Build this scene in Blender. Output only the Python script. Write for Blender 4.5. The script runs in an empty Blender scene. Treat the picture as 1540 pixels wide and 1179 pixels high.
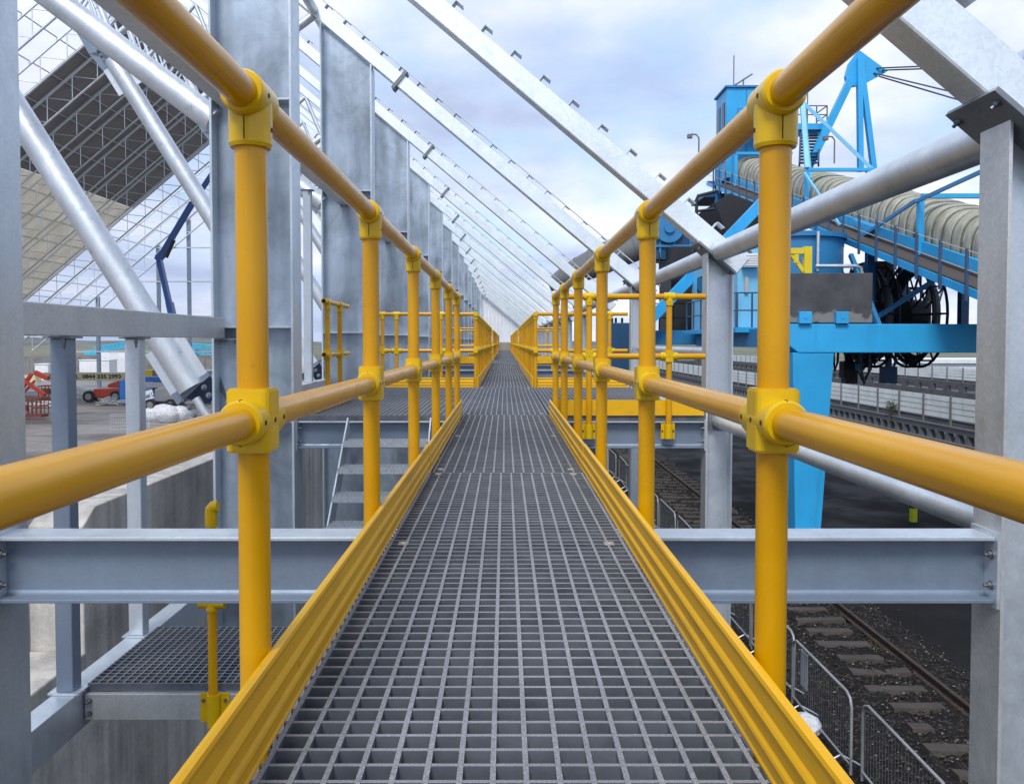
import bpy, math, random
from mathutils import Vector, Matrix
R = math.radians
random.seed(7)
S = bpy.context.scene
col = S.collection

# ---------------------------------------------------------------- camera
F = 1260.0
cam_d = bpy.data.cameras.new("camera")
cam = bpy.data.objects.new("camera", cam_d)
col.objects.link(cam)
cam.location = (0.0, 0.0, 0.668)
cam.rotation_euler = (R(90 - 1.9), 0, 0)
cam_d.sensor_width = 36.0
cam_d.lens = F * 36.0 / 1540.0
cam_d.shift_x = 11.0 / 1540.0
cam_d.shift_y = -33.7 / 1540.0
cam_d.clip_start = 0.02
cam_d.clip_end = 6000
S.camera = cam

# ---------------------------------------------------------------- light
S.view_settings.view_transform = 'Standard'
S.view_settings.look = 'None'
S.view_settings.exposure = 0.52
S.view_settings.gamma = 1.0
SUN_EL, SUN_AZ = 52.0, 194.0          # azimuth of the sun, clockwise from +Y
sd = bpy.data.lights.new("sun", 'SUN')
sd.energy = 1.85
sd.angle = R(20)
sd.color = (1.0, 0.975, 0.93)
sun = bpy.data.objects.new("sun", sd)
col.objects.link(sun)
sv = Vector((math.sin(R(SUN_AZ)) * math.cos(R(SUN_EL)), math.cos(R(SUN_AZ)) * math.cos(R(SUN_EL)), math.sin(R(SUN_EL))))
sun.rotation_euler = sv.to_track_quat('Z', 'Y').to_euler()
sun.location = sv * 50

W = bpy.data.worlds.new("World")
S.world = W
W.use_nodes = True
wn, wl = W.node_tree.nodes, W.node_tree.links
wn.clear()


def world():
    N = wn.new
    out = N('ShaderNodeOutputWorld')
    bg = N('ShaderNodeBackground')
    bg.inputs['Strength'].default_value = 0.1
    sky = N('ShaderNodeTexSky')
    sky.sky_type = 'NISHITA'
    sky.sun_disc = False
    sky.sun_elevation = R(SUN_EL)
    sky.sun_rotation = R(SUN_AZ)
    sky.air_density = 1.2
    sky.dust_density = 1.5
    tc = N('ShaderNodeTexCoord')
    sep = N('ShaderNodeSeparateXYZ')
    wl.new(tc.outputs['Generated'], sep.inputs[0])
    # clouds seen on a flat layer overhead
    zc = N('ShaderNodeMath'); zc.operation = 'MAXIMUM'; zc.inputs[1].default_value = 0.0
    wl.new(sep.outputs['Z'], zc.inputs[0])
    za = N('ShaderNodeMath'); za.operation = 'ADD'; za.inputs[1].default_value = 0.22
    wl.new(zc.outputs[0], za.inputs[0])
    dx = N('ShaderNodeMath'); dx.operation = 'DIVIDE'
    dy = N('ShaderNodeMath'); dy.operation = 'DIVIDE'
    wl.new(sep.outputs['X'], dx.inputs[0]); wl.new(za.outputs[0], dx.inputs[1])
    wl.new(sep.outputs['Y'], dy.inputs[0]); wl.new(za.outputs[0], dy.inputs[1])
    cb = N('ShaderNodeCombineXYZ')
    wl.new(dx.outputs[0], cb.inputs[0]); wl.new(dy.outputs[0], cb.inputs[1])
    n1 = N('ShaderNodeTexNoise'); n1.inputs['Scale'].default_value = 1.9
    n1.inputs['Detail'].default_value = 7; n1.inputs['Roughness'].default_value = 0.5
    n1.inputs['Distortion'].default_value = 0.35
    wl.new(cb.outputs[0], n1.inputs['Vector'])
    r1 = N('ShaderNodeValToRGB')           # how much cloud
    r1.color_ramp.elements[0].position = 0.36; r1.color_ramp.elements[0].color = (0.25, 0.25, 0.25, 1)
    r1.color_ramp.elements[1].position = 0.56; r1.color_ramp.elements[1].color = (1, 1, 1, 1)
    wl.new(n1.outputs['Fac'], r1.inputs['Fac'])
    mp = N('ShaderNodeMapping'); mp.inputs['Location'].default_value = (3.1, 5.7, 0)
    wl.new(cb.outputs[0], mp.inputs['Vector'])
    n2 = N('ShaderNodeTexNoise'); n2.inputs['Scale'].default_value = 1.5
    n2.inputs['Detail'].default_value = 6; n2.inputs['Roughness'].default_value = 0.52
    wl.new(mp.outputs[0], n2.inputs['Vector'])
    r2 = N('ShaderNodeValToRGB')           # cloud tone
    cr = r2.color_ramp
    cr.elements[0].position = 0.34; cr.elements[0].color = (3.7, 4.4, 6.2, 1)
    cr.elements[1].position = 0.68; cr.elements[1].color = (8.5, 8.2, 8.2, 1)
    e = cr.elements.new(0.46); e.color = (5.1, 5.8, 7.5, 1)
    e = cr.elements.new(0.58); e.color = (6.9, 7.2, 8.3, 1)
    wl.new(n2.outputs['Fac'], r2.inputs['Fac'])
    bl = N('ShaderNodeMix'); bl.data_type = 'RGBA'
    bl.inputs[0].default_value = 0.55
    wl.new(sky.outputs['Color'], bl.inputs[6])
    bl.inputs[7].default_value = (4.6, 6.7, 10.0, 1)
    mx = N('ShaderNodeMix'); mx.data_type = 'RGBA'
    wl.new(r1.outputs['Color'], mx.inputs[0])
    wl.new(bl.outputs[2], mx.inputs[6])
    wl.new(r2.outputs['Color'], mx.inputs[7])
    bk = N('ShaderNodeMath'); bk.operation = 'MULTIPLY_ADD'; bk.inputs[1].default_value = -1.6; bk.inputs[2].default_value = -0.12
    wl.new(sep.outputs['X'], bk.inputs[0])
    n3 = N('ShaderNodeTexNoise'); n3.inputs['Scale'].default_value = 5.0; n3.inputs['Detail'].default_value = 5
    st = N('ShaderNodeMapping'); st.inputs['Scale'].default_value = (1, 1, 3.5)
    wl.new(tc.outputs['Generated'], st.inputs['Vector']); wl.new(st.outputs[0], n3.inputs['Vector'])
    hz = N('ShaderNodeMath'); hz.operation = 'MULTIPLY_ADD'; hz.inputs[1].default_value = -3.2; hz.inputs[2].default_value = 0.62
    wl.new(zc.outputs[0], hz.inputs[0])
    b1 = N('ShaderNodeMath'); b1.operation = 'ADD'; wl.new(hz.outputs[0], b1.inputs[0]); wl.new(n3.outputs['Fac'], b1.inputs[1])
    b2 = N('ShaderNodeMath'); b2.operation = 'MULTIPLY'; b2.use_clamp = True; wl.new(b1.outputs[0], b2.inputs[0]); wl.new(bk.outputs[0], b2.inputs[1])
    mb = N('ShaderNodeMix'); mb.data_type = 'RGBA'
    wl.new(b2.outputs[0], mb.inputs[0]); wl.new(mx.outputs[2], mb.inputs[6])
    mb.inputs[7].default_value = (3.0, 3.6, 5.2, 1)
    wl.new(mb.outputs[2], bg.inputs['Color'])
    wl.new(bg.outputs[0], out.inputs['Surface'])


world()

# ---------------------------------------------------------------- materials
MATS = {}


class Bolts:
    def __init__(s):
        s.rows = []

    def bolt(s, *a):
        s.rows.append(a)

    def build(s, name, mat, parent):
        for a in s.rows:
            MB().bolt(*a).build('bolt', mat, parent)


class NT:
    def __init__(s, name):
        m = bpy.data.materials.new(name)
        m.use_nodes = True
        s.m, s.n, s.l = m, m.node_tree.nodes, m.node_tree.links
        s.b = s.n['Principled BSDF']
        s.tc = s.n.new('ShaderNodeTexCoord')
        oi = s.n.new('ShaderNodeObjectInfo')
        mul = s.n.new('ShaderNodeMath'); mul.operation = 'MULTIPLY'; mul.inputs[1].default_value = 37.0
        s.l.new(oi.outputs['Random'], mul.inputs[0])
        s.vec = s.n.new('ShaderNodeVectorMath'); s.vec.operation = 'ADD'
        s.l.new(s.tc.outputs['Object'], s.vec.inputs[0])
        s.l.new(mul.outputs[0], s.vec.inputs[1])
        s.co = s.vec.outputs[0]
        MATS[name] = m

    def scale(s, v):
        mp = s.n.new('ShaderNodeMapping'); mp.inputs['Scale'].default_value = v
        s.l.new(s.co, mp.inputs['Vector'])
        return mp.outputs[0]

    def noise(s, sc, det=4, rough=0.55, co=None, dist=0):
        t = s.n.new('ShaderNodeTexNoise')
        t.inputs['Scale'].default_value = sc; t.inputs['Detail'].default_value = det
        t.inputs['Roughness'].default_value = rough; t.inputs['Distortion'].default_value = dist
        s.l.new(co or s.co, t.inputs['Vector'])
        return t.outputs['Fac']

    def voro(s, sc, co=None, out='Color'):
        t = s.n.new('ShaderNodeTexVoronoi'); t.inputs['Scale'].default_value = sc
        s.l.new(co or s.co, t.inputs['Vector'])
        return t.outputs[out]

    def ramp(s, fac, stops):
        r = s.n.new('ShaderNodeValToRGB')
        el = r.color_ramp.elements
        while len(el) < len(stops):
            el.new(0.5)
        for e, (p, c) in zip(el, stops):
            e.position = p
            e.color = (c, c, c, 1) if isinstance(c, (int, float)) else (*c, 1)
        s.l.new(fac, r.inputs['Fac'])
        return r.outputs['Color']

    def mix(s, a, b, fac, mode='MIX'):
        m = s.n.new('ShaderNodeMix'); m.data_type = 'RGBA'; m.blend_type = mode
        for sock, val in ((0, fac), (6, a), (7, b)):
            if isinstance(val, (int, float)):
                m.inputs[sock].default_value = val
            elif isinstance(val, tuple):
                m.inputs[sock].default_value = (*val, 1)
            else:
                s.l.new(val, m.inputs[sock])
        return m.outputs[2]

    def done(s, colr, rough=0.5, metal=0.0, bump=None, bd=0.01, bs=0.4, spec=0.5):
        if isinstance(colr, tuple):
            s.b.inputs['Base Color'].default_value = (*colr, 1)
        else:
            s.l.new(colr, s.b.inputs['Base Color'])
        if isinstance(rough, (int, float)):
            s.b.inputs['Roughness'].default_value = rough
        else:
            s.l.new(rough, s.b.inputs['Roughness'])
        s.b.inputs['Metallic'].default_value = metal
        s.b.inputs['Specular IOR Level'].default_value = spec
        if bump is not None:
            bp = s.n.new('ShaderNodeBump'); bp.inputs['Distance'].default_value = bd
            bp.inputs['Strength'].default_value = bs
            s.l.new(bump, bp.inputs['Height'])
            s.l.new(bp.outputs[0], s.b.inputs['Normal'])
        return s.m


def galv(name, c, metal, rough, contrast=0.25, streak=0.3, speck=0.12, scuff=0.66, broad=0.0):
    t = NT(name)
    big = t.noise(1.6, 5, 0.6, dist=0.6)
    base = t.ramp(big, [(0.3, tuple(x * (1 - contrast) for x in c)), (0.5, c), (0.72, tuple(min(1, x * (1 + contrast * 0.7)) for x in c))])
    st = t.noise(5, 4, 0.6, co=t.scale((1, 1, 0.12)))
    base = t.mix(base, t.ramp(st, [(0.35, 1 - streak), (0.6, 1.0)]), 0.6, 'MULTIPLY')
    sp = t.voro(75)
    hsv = t.n.new('ShaderNodeRGBToBW'); t.l.new(sp, hsv.inputs[0])
    spk = t.ramp(hsv.outputs[0], [(0.2, 1 - speck), (0.8, 1 + speck * 0.4)])
    base = t.mix(base, spk, 1.0, 'MULTIPLY')
    dk = t.noise(9, 8, 0.75)
    base = t.mix(base, (c[0] * 0.35, c[1] * 0.35, c[2] * 0.36), t.ramp(dk, [(scuff, 0), (scuff + 0.1, 0.6)]))
    if broad:
        bs_ = t.noise(2.3, 3, 0.5, co=t.scale((1, 1, 0.22)))
        base = t.mix(base, t.ramp(bs_, [(0.40, 1 - broad), (0.56, 1.0)]), 1.0, 'MULTIPLY')
    rg = t.ramp(t.noise(14, 3), [(0.3, rough - 0.08), (0.7, rough + 0.1)])
    t.done(base, rg, metal, bump=t.noise(35, 3), bd=0.002, bs=0.25)


galv('galv_bright', (0.88, 0.95, 0.98), 0.6, 0.42, 0.10, 0.10, 0.07)
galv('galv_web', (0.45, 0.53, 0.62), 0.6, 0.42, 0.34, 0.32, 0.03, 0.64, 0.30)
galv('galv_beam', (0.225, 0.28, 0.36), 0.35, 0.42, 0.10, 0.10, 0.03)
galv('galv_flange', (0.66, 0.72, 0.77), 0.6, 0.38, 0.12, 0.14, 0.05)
galv('galv_tube', (0.78, 0.82, 0.85), 0.75, 0.38, 0.13, 0.18, 0.04, 0.60)
galv('galv_grey', (0.66, 0.665, 0.655), 0.55, 0.44, 0.12, 0.14, 0.08)
galv('galv_dark', (0.24, 0.265, 0.29), 0.4, 0.5, 0.2, 0.2, 0.06)
galv('barrier_zinc', (0.36, 0.37, 0.37), 0.4, 0.5, 0.2, 0.2, 0.05)
galv('bolt_steel', (0.22, 0.24, 0.26), 0.7, 0.45, 0.1, 0.1, 0.05)

t = NT('yellow_tube')
c = t.ramp(t.noise(3.0, 5), [(0.35, (0.61, 0.292, 0.0015)), (0.65, (0.71, 0.355, 0.002))])
c = t.mix(c, (0.36, 0.17, 0.02), t.ramp(t.noise(22, 7, 0.7), [(0.67, 0), (0.74, 0.7)]))
t.done(c, t.ramp(t.noise(8, 3), [(0.3, 0.17), (0.7, 0.30)]), bump=t.noise(60, 2), bd=0.0008, bs=0.10, spec=0.40)
t = NT('yellow_fitting')
c = t.ramp(t.noise(12, 4), [(0.35, (0.68, 0.42, 0.002)), (0.65, (0.75, 0.48, 0.004))])
t.done(c, 0.25, bump=t.noise(40, 2), bd=0.001, bs=0.15, spec=0.4)
t = NT('yellow_toe')
c = t.ramp(t.noise(2.5, 5, 0.6, co=t.scale((1, 0.3, 1))), [(0.3, (0.74, 0.385, 0.003)), (0.68, (0.85, 0.475, 0.006))])
c = t.mix(c, (0.30, 0.14, 0.03), t.ramp(t.noise(26, 8, 0.72), [(0.63, 0), (0.72, 0.8)]))
c = t.mix(c, (0.56, 0.30, 0.03), t.ramp(t.noise(5, 5, 0.7, co=t.scale((1, 0.5, 3))), [(0.54, 0), (0.68, 0.6)]))
t.done(c, 0.42, bump=t.noise(50, 3), bd=0.001, bs=0.25, spec=0.35)
t = NT('hole_dark'); t.done((0.03, 0.02, 0.008), 0.7)

t = NT('grating_grit')
g = t.ramp(t.noise(420, 2, 0.8), [(0.34, (0.14, 0.147, 0.165)), (0.5, (0.27, 0.28, 0.305)), (0.66, (0.44, 0.455, 0.49))])
g = t.mix(g, t.ramp(t.noise(3, 6, 0.65), [(0.3, 0.72), (0.7, 1.08)]), 1.0, 'MULTIPLY')
t.done(g, 0.7, bump=t.noise(400, 2), bd=0.002, bs=0.5)
t = NT('grating_resin')
g = t.ramp(t.noise(9, 5, 0.6), [(0.3, (0.075, 0.087, 0.107)), (0.7, (0.15, 0.165, 0.195))])
t.done(g, 0.42)
t = NT('grating_tread'); t.done(t.ramp(t.noise(40, 4), [(0.3, (0.40, 0.44, 0.49)), (0.7, (0.58, 0.62, 0.66))]), 0.45, 0.4)
t = NT('clip_steel'); t.done(t.ramp(t.noise(60, 4), [(0.3, (0.40, 0.38, 0.33)), (0.7, (0.62, 0.61, 0.58))]), 0.5, 0.3)


def concrete(name, c, board=True):
    t = NT(name)
    b = t.ramp(t.noise(1.1, 7, 0.62), [(0.28, tuple(x * 0.62 for x in c)), (0.5, c), (0.75, tuple(x * 1.18 for x in c))])
    if board:
        w = t.noise(6, 3, 0.5, co=t.scale((1, 1, 0.03)))
        b = t.mix(b, t.ramp(w, [(0.36, 0.62), (0.6, 1.05)]), 0.75, 'MULTIPLY')
    b = t.mix(b, t.ramp(t.noise(30, 6, 0.7), [(0.3, 0.8), (0.6, 1.05)]), 0.8, 'MULTIPLY')
    b = t.mix(b, (0.05, 0.045, 0.04), t.ramp(t.noise(15, 6, 0.7), [(0.68, 0), (0.74, 0.7)]))
    t.done(b, 0.88, bump=t.noise(18, 7, 0.65), bd=0.02, bs=0.4)


concrete('concrete', (0.62, 0.58, 0.52))
concrete('concrete_plain', (0.30, 0.295, 0.28), False)
concrete('sleeper_concrete', (0.062, 0.052, 0.044), False)
t = NT('dark_block')
b = t.ramp(t.noise(1.5, 7, 0.65), [(0.3, (0.045, 0.047, 0.052)), (0.7, (0.095, 0.098, 0.105))])
sp = t.n.new('ShaderNodeSeparateXYZ'); t.l.new(t.tc.outputs['Object'], sp.inputs[0])
zz = t.n.new('ShaderNodeMath'); zz.operation = 'MULTIPLY_ADD'; zz.inputs[1].default_value = -0.55; zz.inputs[2].default_value = 0.55 * 6.62
t.l.new(sp.outputs['Z'], zz.inputs[0])
ad = t.n.new('ShaderNodeMath'); ad.operation = 'ADD'
t.l.new(zz.outputs[0], ad.inputs[0]); t.l.new(t.noise(2.2, 3, 0.5), ad.inputs[1])
b = t.mix(b, (0.27, 0.27, 0.265), t.ramp(ad.outputs[0], [(0.52, 0), (0.60, 0.75)]))
t.done(b, 0.85, bump=t.noise(18, 6), bd=0.01)
concrete('push_concrete', (0.22, 0.215, 0.205), False)
concrete('dark_concrete', (0.12, 0.12, 0.12), False)

t = NT('yard')
y = t.ramp(t.noise(0.06, 8, 0.62, co=t.scale((1, 2.6, 1))), [(0.32, (0.075, 0.066, 0.061)), (0.45, (0.155, 0.14, 0.13)), (0.58, (0.27, 0.25, 0.235)), (0.72, (0.13, 0.117, 0.11))])
y = t.mix(y, t.ramp(t.noise(0.9, 8, 0.7), [(0.3, 0.72), (0.65, 1.1)]), 1.0, 'MULTIPLY')
# green and brown fields well beyond the site
sp = t.n.new('ShaderNodeSeparateXYZ'); t.l.new(t.tc.outputs['Object'], sp.inputs[0])
ln = t.n.new('ShaderNodeVectorMath'); ln.operation = 'LENGTH'; t.l.new(t.tc.outputs['Object'], ln.inputs[0])
ms = t.n.new('ShaderNodeMath'); ms.operation = 'MULTIPLY'; ms.inputs[1].default_value = 0.001
t.l.new(ln.outputs['Value'], ms.inputs[0])
fld = t.ramp(t.noise(0.006, 5, 0.6), [(0.35, (0.06, 0.075, 0.03)), (0.5, (0.12, 0.13, 0.055)), (0.65, (0.15, 0.12, 0.07))])
y = t.mix(y, fld, t.ramp(ms.outputs[0], [(0.16, 0), (0.22, 1)]))
t.done(y, t.ramp(t.noise(0.12, 5), [(0.4, 0.45), (0.6, 0.85)]), bump=t.noise(3, 6), bd=0.04, bs=0.3)
t = NT('asphalt')
a = t.ramp(t.noise(0.25, 7, 0.65), [(0.3, (0.007, 0.007, 0.0075)), (0.55, (0.012, 0.0115, 0.0115)), (0.75, (0.024, 0.022, 0.021))])
a = t.mix(a, (0.06, 0.055, 0.05), t.ramp(t.noise(0.6, 9, 0.7, co=t.scale((1, 0.25, 1))), [(0.60, 0), (0.72, 0.5)]))
t.done(a, t.ramp(t.noise(0.5, 4), [(0.4, 0.6), (0.65, 0.9)]), bump=t.noise(40, 4), bd=0.01, bs=0.4, spec=0.1)
t = NT('ballast_bed')
a = t.ramp(t.noise(1.2, 8, 0.7), [(0.32, (0.007, 0.006, 0.006)), (0.6, (0.015, 0.013, 0.012)), (0.8, (0.035, 0.03, 0.027))])
bw = t.n.new('ShaderNodeRGBToBW'); t.l.new(t.voro(22), bw.inputs[0])
a = t.mix(a, (0.07, 0.058, 0.052), t.ramp(bw.outputs[0], [(0.70, 0), (0.80, 0.7)]))
t.done(a, 0.9, bump=t.voro(22, out='Distance'), bd=0.05, bs=0.6, spec=0.2)
t = NT('ballast_stone')
ge = t.n.new('ShaderNodeNewGeometry')
a = t.ramp(ge.outputs['Random Per Island'], [(0.0, (0.01, 0.009, 0.008)), (0.55, (0.03, 0.025, 0.022)), (0.85, (0.09, 0.07, 0.063)), (1.0, (0.24, 0.205, 0.19))])
t.done(a, 0.85)
t = NT('weed')
ge = t.n.new('ShaderNodeNewGeometry')
t.done(t.ramp(ge.outputs['Random Per Island'], [(0.0, (0.03, 0.05, 0.012)), (1.0, (0.085, 0.09, 0.03))]), 0.8)
t = NT('rail_rust'); t.done(t.ramp(t.noise(9, 7, 0.7), [(0.3, (0.03, 0.019, 0.014)), (0.7, (0.075, 0.05, 0.038))]), 0.75, 0.1, bump=t.noise(60, 4), bd=0.004)


def paint(name, c, rough=0.38, dirt=0.35, rust=0.0):
    t = NT(name)
    b = t.ramp(t.noise(0.7, 5, 0.6), [(0.3, tuple(x * 0.86 for x in c)), (0.7, tuple(min(1, x * 1.08) for x in c))])
    st = t.noise(3.5, 6, 0.65, co=t.scale((1, 1, 0.15)))
    b = t.mix(b, tuple(x * 0.35 + 0.01 for x in c), t.ramp(st, [(0.56, 0), (0.76, dirt)]))
    if rust:
        b = t.mix(b, (0.12, 0.05, 0.025), t.ramp(t.noise(6, 8, 0.75), [(0.62, 0), (0.72, rust)]))
    t.done(b, rough, bump=t.noise(20, 3), bd=0.003, bs=0.15)


paint('blue', (0.035, 0.41, 0.79))
paint('blue_pale', (0.20, 0.56, 0.80), 0.45, 0.3)
paint('blue_mid', (0.03, 0.22, 0.46), 0.45, 0.5, 0.2)
paint('blue_dark', (0.012, 0.07, 0.16), 0.45, 0.5)
paint('blue_post', (0.05, 0.09, 0.17), 0.5, 0.5, 0.4)
paint('cyan', (0.06, 0.48, 0.68), 0.5, 0.3)
paint('navy_boom', (0.012, 0.07, 0.25), 0.35, 0.3)
paint('lift_red', (0.40, 0.045, 0.022), 0.4, 0.4)
paint('basket_red', (0.20, 0.045, 0.028), 0.5, 0.5)
paint('cream', (0.66, 0.61, 0.36), 0.4, 0.3)
paint('lift_blue', (0.03, 0.16, 0.50), 0.4, 0.3)
paint('white', (0.78, 0.79, 0.80), 0.4, 0.3)
paint('panel_white', (0.82, 0.84, 0.80), 0.55, 0.5)
paint('clad_white', (0.78, 0.81, 0.84), 0.5, 0.12)
paint('grey_steel', (0.17, 0.17, 0.175), 0.6, 0.5, 0.15)
paint('black_steel', (0.016, 0.017, 0.02), 0.6, 0.4)
paint('dome_grey', (0.14, 0.145, 0.15), 0.6, 0.5)
paint('brown_grating', (0.075, 0.06, 0.052), 0.8, 0.5, 0.4)
paint('crane_yellow', (0.75, 0.58, 0.02), 0.4, 0.3)
paint('hivis', (0.55, 0.62, 0.02), 0.5, 0.2)
paint('roof_sheet', (0.25, 0.232, 0.228), 0.6, 0.2)
paint('end_brown', (0.33, 0.27, 0.21), 0.7, 0.4)
paint('engine_grey', (0.22, 0.23, 0.25), 0.5, 0.4)
t = NT('tyre'); t.done((0.025, 0.025, 0.026), 0.85, bump=t.noise(30, 3), bd=0.02)
t = NT('lettering'); t.done((0.012, 0.012, 0.012), 0.5)
t = NT('glass_dark'); t.done((0.012, 0.02, 0.03), 0.08)
t = NT('cable'); t.done((0.05, 0.065, 0.09), 0.5)
t = NT('white_bag')
t.done(t.ramp(t.noise(5, 5), [(0.3, (0.55, 0.56, 0.58)), (0.7, (0.80, 0.80, 0.82))]), 0.6, bump=t.noise(7, 5, 0.6), bd=0.12, bs=0.8)
t = NT('hood')
h = t.ramp(t.noise(1.8, 6, 0.65, co=t.scale((1, 2.5, 1))), [(0.28, (0.23, 0.23, 0.175)), (0.5, (0.38, 0.375, 0.30)), (0.75, (0.48, 0.47, 0.39))])
h = t.mix(h, (0.12, 0.12, 0.09), t.ramp(t.noise(7.0, 6, 0.7, co=t.scale((0.25, 3.2, 0.25))), [(0.50, 0), (0.64, 0.75)]))
t.done(h, 0.75, bump=t.noise(12, 4), bd=0.01)
t = NT('hood_seam')
t.done(t.ramp(t.noise(5, 6, 0.7), [(0.3, (0.075, 0.075, 0.055)), (0.7, (0.20, 0.195, 0.15))]), 0.85)
# rooflight sheet: lets daylight through
t = NT('rooflight')
rc = t.ramp(t.noise(0.6, 3), [(0.3, (0.70, 0.665, 0.59)), (0.7, (0.80, 0.765, 0.69))])
t.done(rc, 0.6)
tr = t.n.new('ShaderNodeBsdfTranslucent'); t.l.new(rc, tr.inputs['Color'])
ms = t.n.new('ShaderNodeMixShader'); ms.inputs[0].default_value = 0.6
t.l.new(t.b.outputs[0], ms.inputs[1]); t.l.new(tr.outputs[0], ms.inputs[2])
t.l.new(ms.outputs[0], t.n['Material Output'].inputs['Surface'])
t = NT('hill_far')
t.done(t.ramp(t.noise(0.012, 6, 0.65), [(0.35, (0.075, 0.095, 0.085)), (0.5, (0.12, 0.13, 0.12)), (0.68, (0.20, 0.19, 0.17))]), 0.95)

# ---------------------------------------------------------------- mesh builder


class MB:
    def __init__(s):
        s.v, s.f, s.sm, s.mi, s.cur = [], [], [], [], 0

    def add(s, vs, fs, smooth=False):
        o = len(s.v)
        s.v += [tuple(x) for x in vs]
        for f in fs:
            s.f.append(tuple(i + o for i in f)); s.sm.append(smooth); s.mi.append(s.cur)
        return s

    def obox(s, c, a, b, d):
        c, a, b, d = map(Vector, (c, a, b, d))
        vs = [c + i * a + j * b + k * d for i in (-1, 1) for j in (-1, 1) for k in (-1, 1)]
        fs = [(0, 1, 3, 2), (4, 6, 7, 5), (0, 4, 5, 1), (2, 3, 7, 6), (0, 2, 6, 4), (1, 5, 7, 3)]
        if a.cross(b).dot(d) < 0:
            fs = [f[::-1] for f in fs]
        return s.add(vs, fs)

    def box(s, x0, x1, y0, y1, z0, z1):
        return s.obox(((x0 + x1) / 2, (y0 + y1) / 2, (z0 + z1) / 2), ((x1 - x0) / 2, 0, 0), (0, (y1 - y0) / 2, 0), (0, 0, (z1 - z0) / 2))

    def bar(s, p, q, w, h, up=(0, 0, 1)):
        p, q, up = Vector(p), Vector(q), Vector(up)
        d = q - p
        side = d.cross(up)
        if side.length < 1e-6:
            side = d.cross(Vector((0, 1, 0)))
        side.normalize()
        u = side.cross(d).normalized()
        return s.obox((p + q) / 2, d / 2, side * w / 2, u * h / 2)

    def tube(s, p, q, r, n=20, r2=None, caps=True, smooth=True):
        p, q = Vector(p), Vector(q)
        d = (q - p).normalized()
        a = d.orthogonal().normalized(); b = d.cross(a)
        r2 = r if r2 is None else r2
        vs = []
        for c, rr in ((p, r), (q, r2)):
            for i in range(n):
                t = 2 * math.pi * i / n
                vs.append(c + a * math.cos(t) * rr + b * math.sin(t) * rr)
        s.add(vs, [(i, (i + 1) % n, n + (i + 1) % n, n + i) for i in range(n)], smooth)
        if caps:
            s.add(vs[:n], [tuple(range(n))[::-1]]); s.add(vs[n:], [tuple(range(n))])
        return s

    def hollow(s, p, q, r, ri, n=18):
        p, q = Vector(p), Vector(q)
        s.tube(p, q, r, n, caps=False)
        d = (q - p).normalized(); a = d.orthogonal().normalized(); b = d.cross(a)
        for c, sg in ((p, -1), (q, 1)):
            vs = [c + (a * math.cos(2 * math.pi * i / n) + b * math.sin(2 * math.pi * i / n)) * rr for rr in (r, ri) for i in range(n)]
            fs = [(i, (i + 1) % n, n + (i + 1) % n, n + i) for i in range(n)]
            s.add(vs, fs if sg < 0 else [f[::-1] for f in fs])
        s.tube(q, p, ri, n, caps=False)
        return s

    def path(s, pts, r, n=10):
        pts = [Vector(p) for p in pts]
        m = len(pts)
        ref = None
        vs = []
        for i, p in enumerate(pts):
            d = (pts[min(i + 1, m - 1)] - pts[max(i - 1, 0)]).normalized()
            a = d.orthogonal().normalized() if ref is None else (ref - d * ref.dot(d)).normalized()
            ref = a
            b = d.cross(a)
            for k in range(n):
                t = 2 * math.pi * k / n
                vs.append(p + a * math.cos(t) * r + b * math.sin(t) * r)
        fs = []
        for i in range(m - 1):
            for k in range(n):
                fs.append((i * n + k, i * n + (k + 1) % n, (i + 1) * n + (k + 1) % n, (i + 1) * n + k))
        s.add(vs, fs, True)
        s.add(vs[:n], [tuple(range(n))[::-1]]); s.add(vs[-n:], [tuple(range(n))])
        return s

    def prism(s, poly, plane, a0, a1):
        def P(u, w, a):
            return {'xz': (u, a, w), 'yz': (a, u, w), 'xy': (u, w, a)}[plane]
        n = len(poly)
        area = sum(poly[i][0] * poly[(i + 1) % n][1] - poly[(i + 1) % n][0] * poly[i][1] for i in range(n))
        if (area < 0) != (plane == 'xz'):
            poly = poly[::-1]
        vs = [P(u, w, a0) for u, w in poly] + [P(u, w, a1) for u, w in poly]
        s.add(vs, [tuple(range(n))[::-1], tuple(range(n, 2 * n))] + [(i, (i + 1) % n, n + (i + 1) % n, n + i) for i in range(n)])
        return s

    def bolt(s, c, d, r=0.012, h=0.012):
        c, d = Vector(c), Vector(d).normalized()
        s.tube(c, c + d * 0.004, r * 1.45, 12, smooth=False)
        s.tube(c + d * 0.004, c + d * (0.004 + h), r, 6, smooth=False)
        s.tube(c + d * (0.004 + h), c + d * (0.012 + h * 1.6), r * 0.55, 8, smooth=False)
        return s

    def mesh(s, name, mats, off=(0, 0, 0)):
        me = bpy.data.meshes.new(name)
        ox, oy, oz = off
        me.from_pydata([(x - ox, y - oy, z - oz) for x, y, z in s.v], [], s.f)
        for m in ([mats] if isinstance(mats, str) else mats):
            me.materials.append(MATS[m])
        me.polygons.foreach_set('use_smooth', s.sm)
        me.polygons.foreach_set('material_index', s.mi)
        me.update()
        return me

    def build(s, name, mats, parent=None, bevel=0.0, off=None):
        """world coordinates in; the parent's place is taken off"""
        if off is None:
            off = parent_world(parent) if parent else (0, 0, 0)
        o = bpy.data.objects.new(name, s.mesh(name, mats, off))
        col.objects.link(o)
        if parent:
            o.parent = parent
        if bevel:
            b = o.modifiers.new('bevel', 'BEVEL'); b.width = bevel; b.segments = 2; b.limit_method = 'ANGLE'; b.angle_limit = R(50)
        return o


def parent_world(o):
    v = Vector((0, 0, 0))
    while o:
        v += o.location
        o = o.parent
    return v


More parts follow.
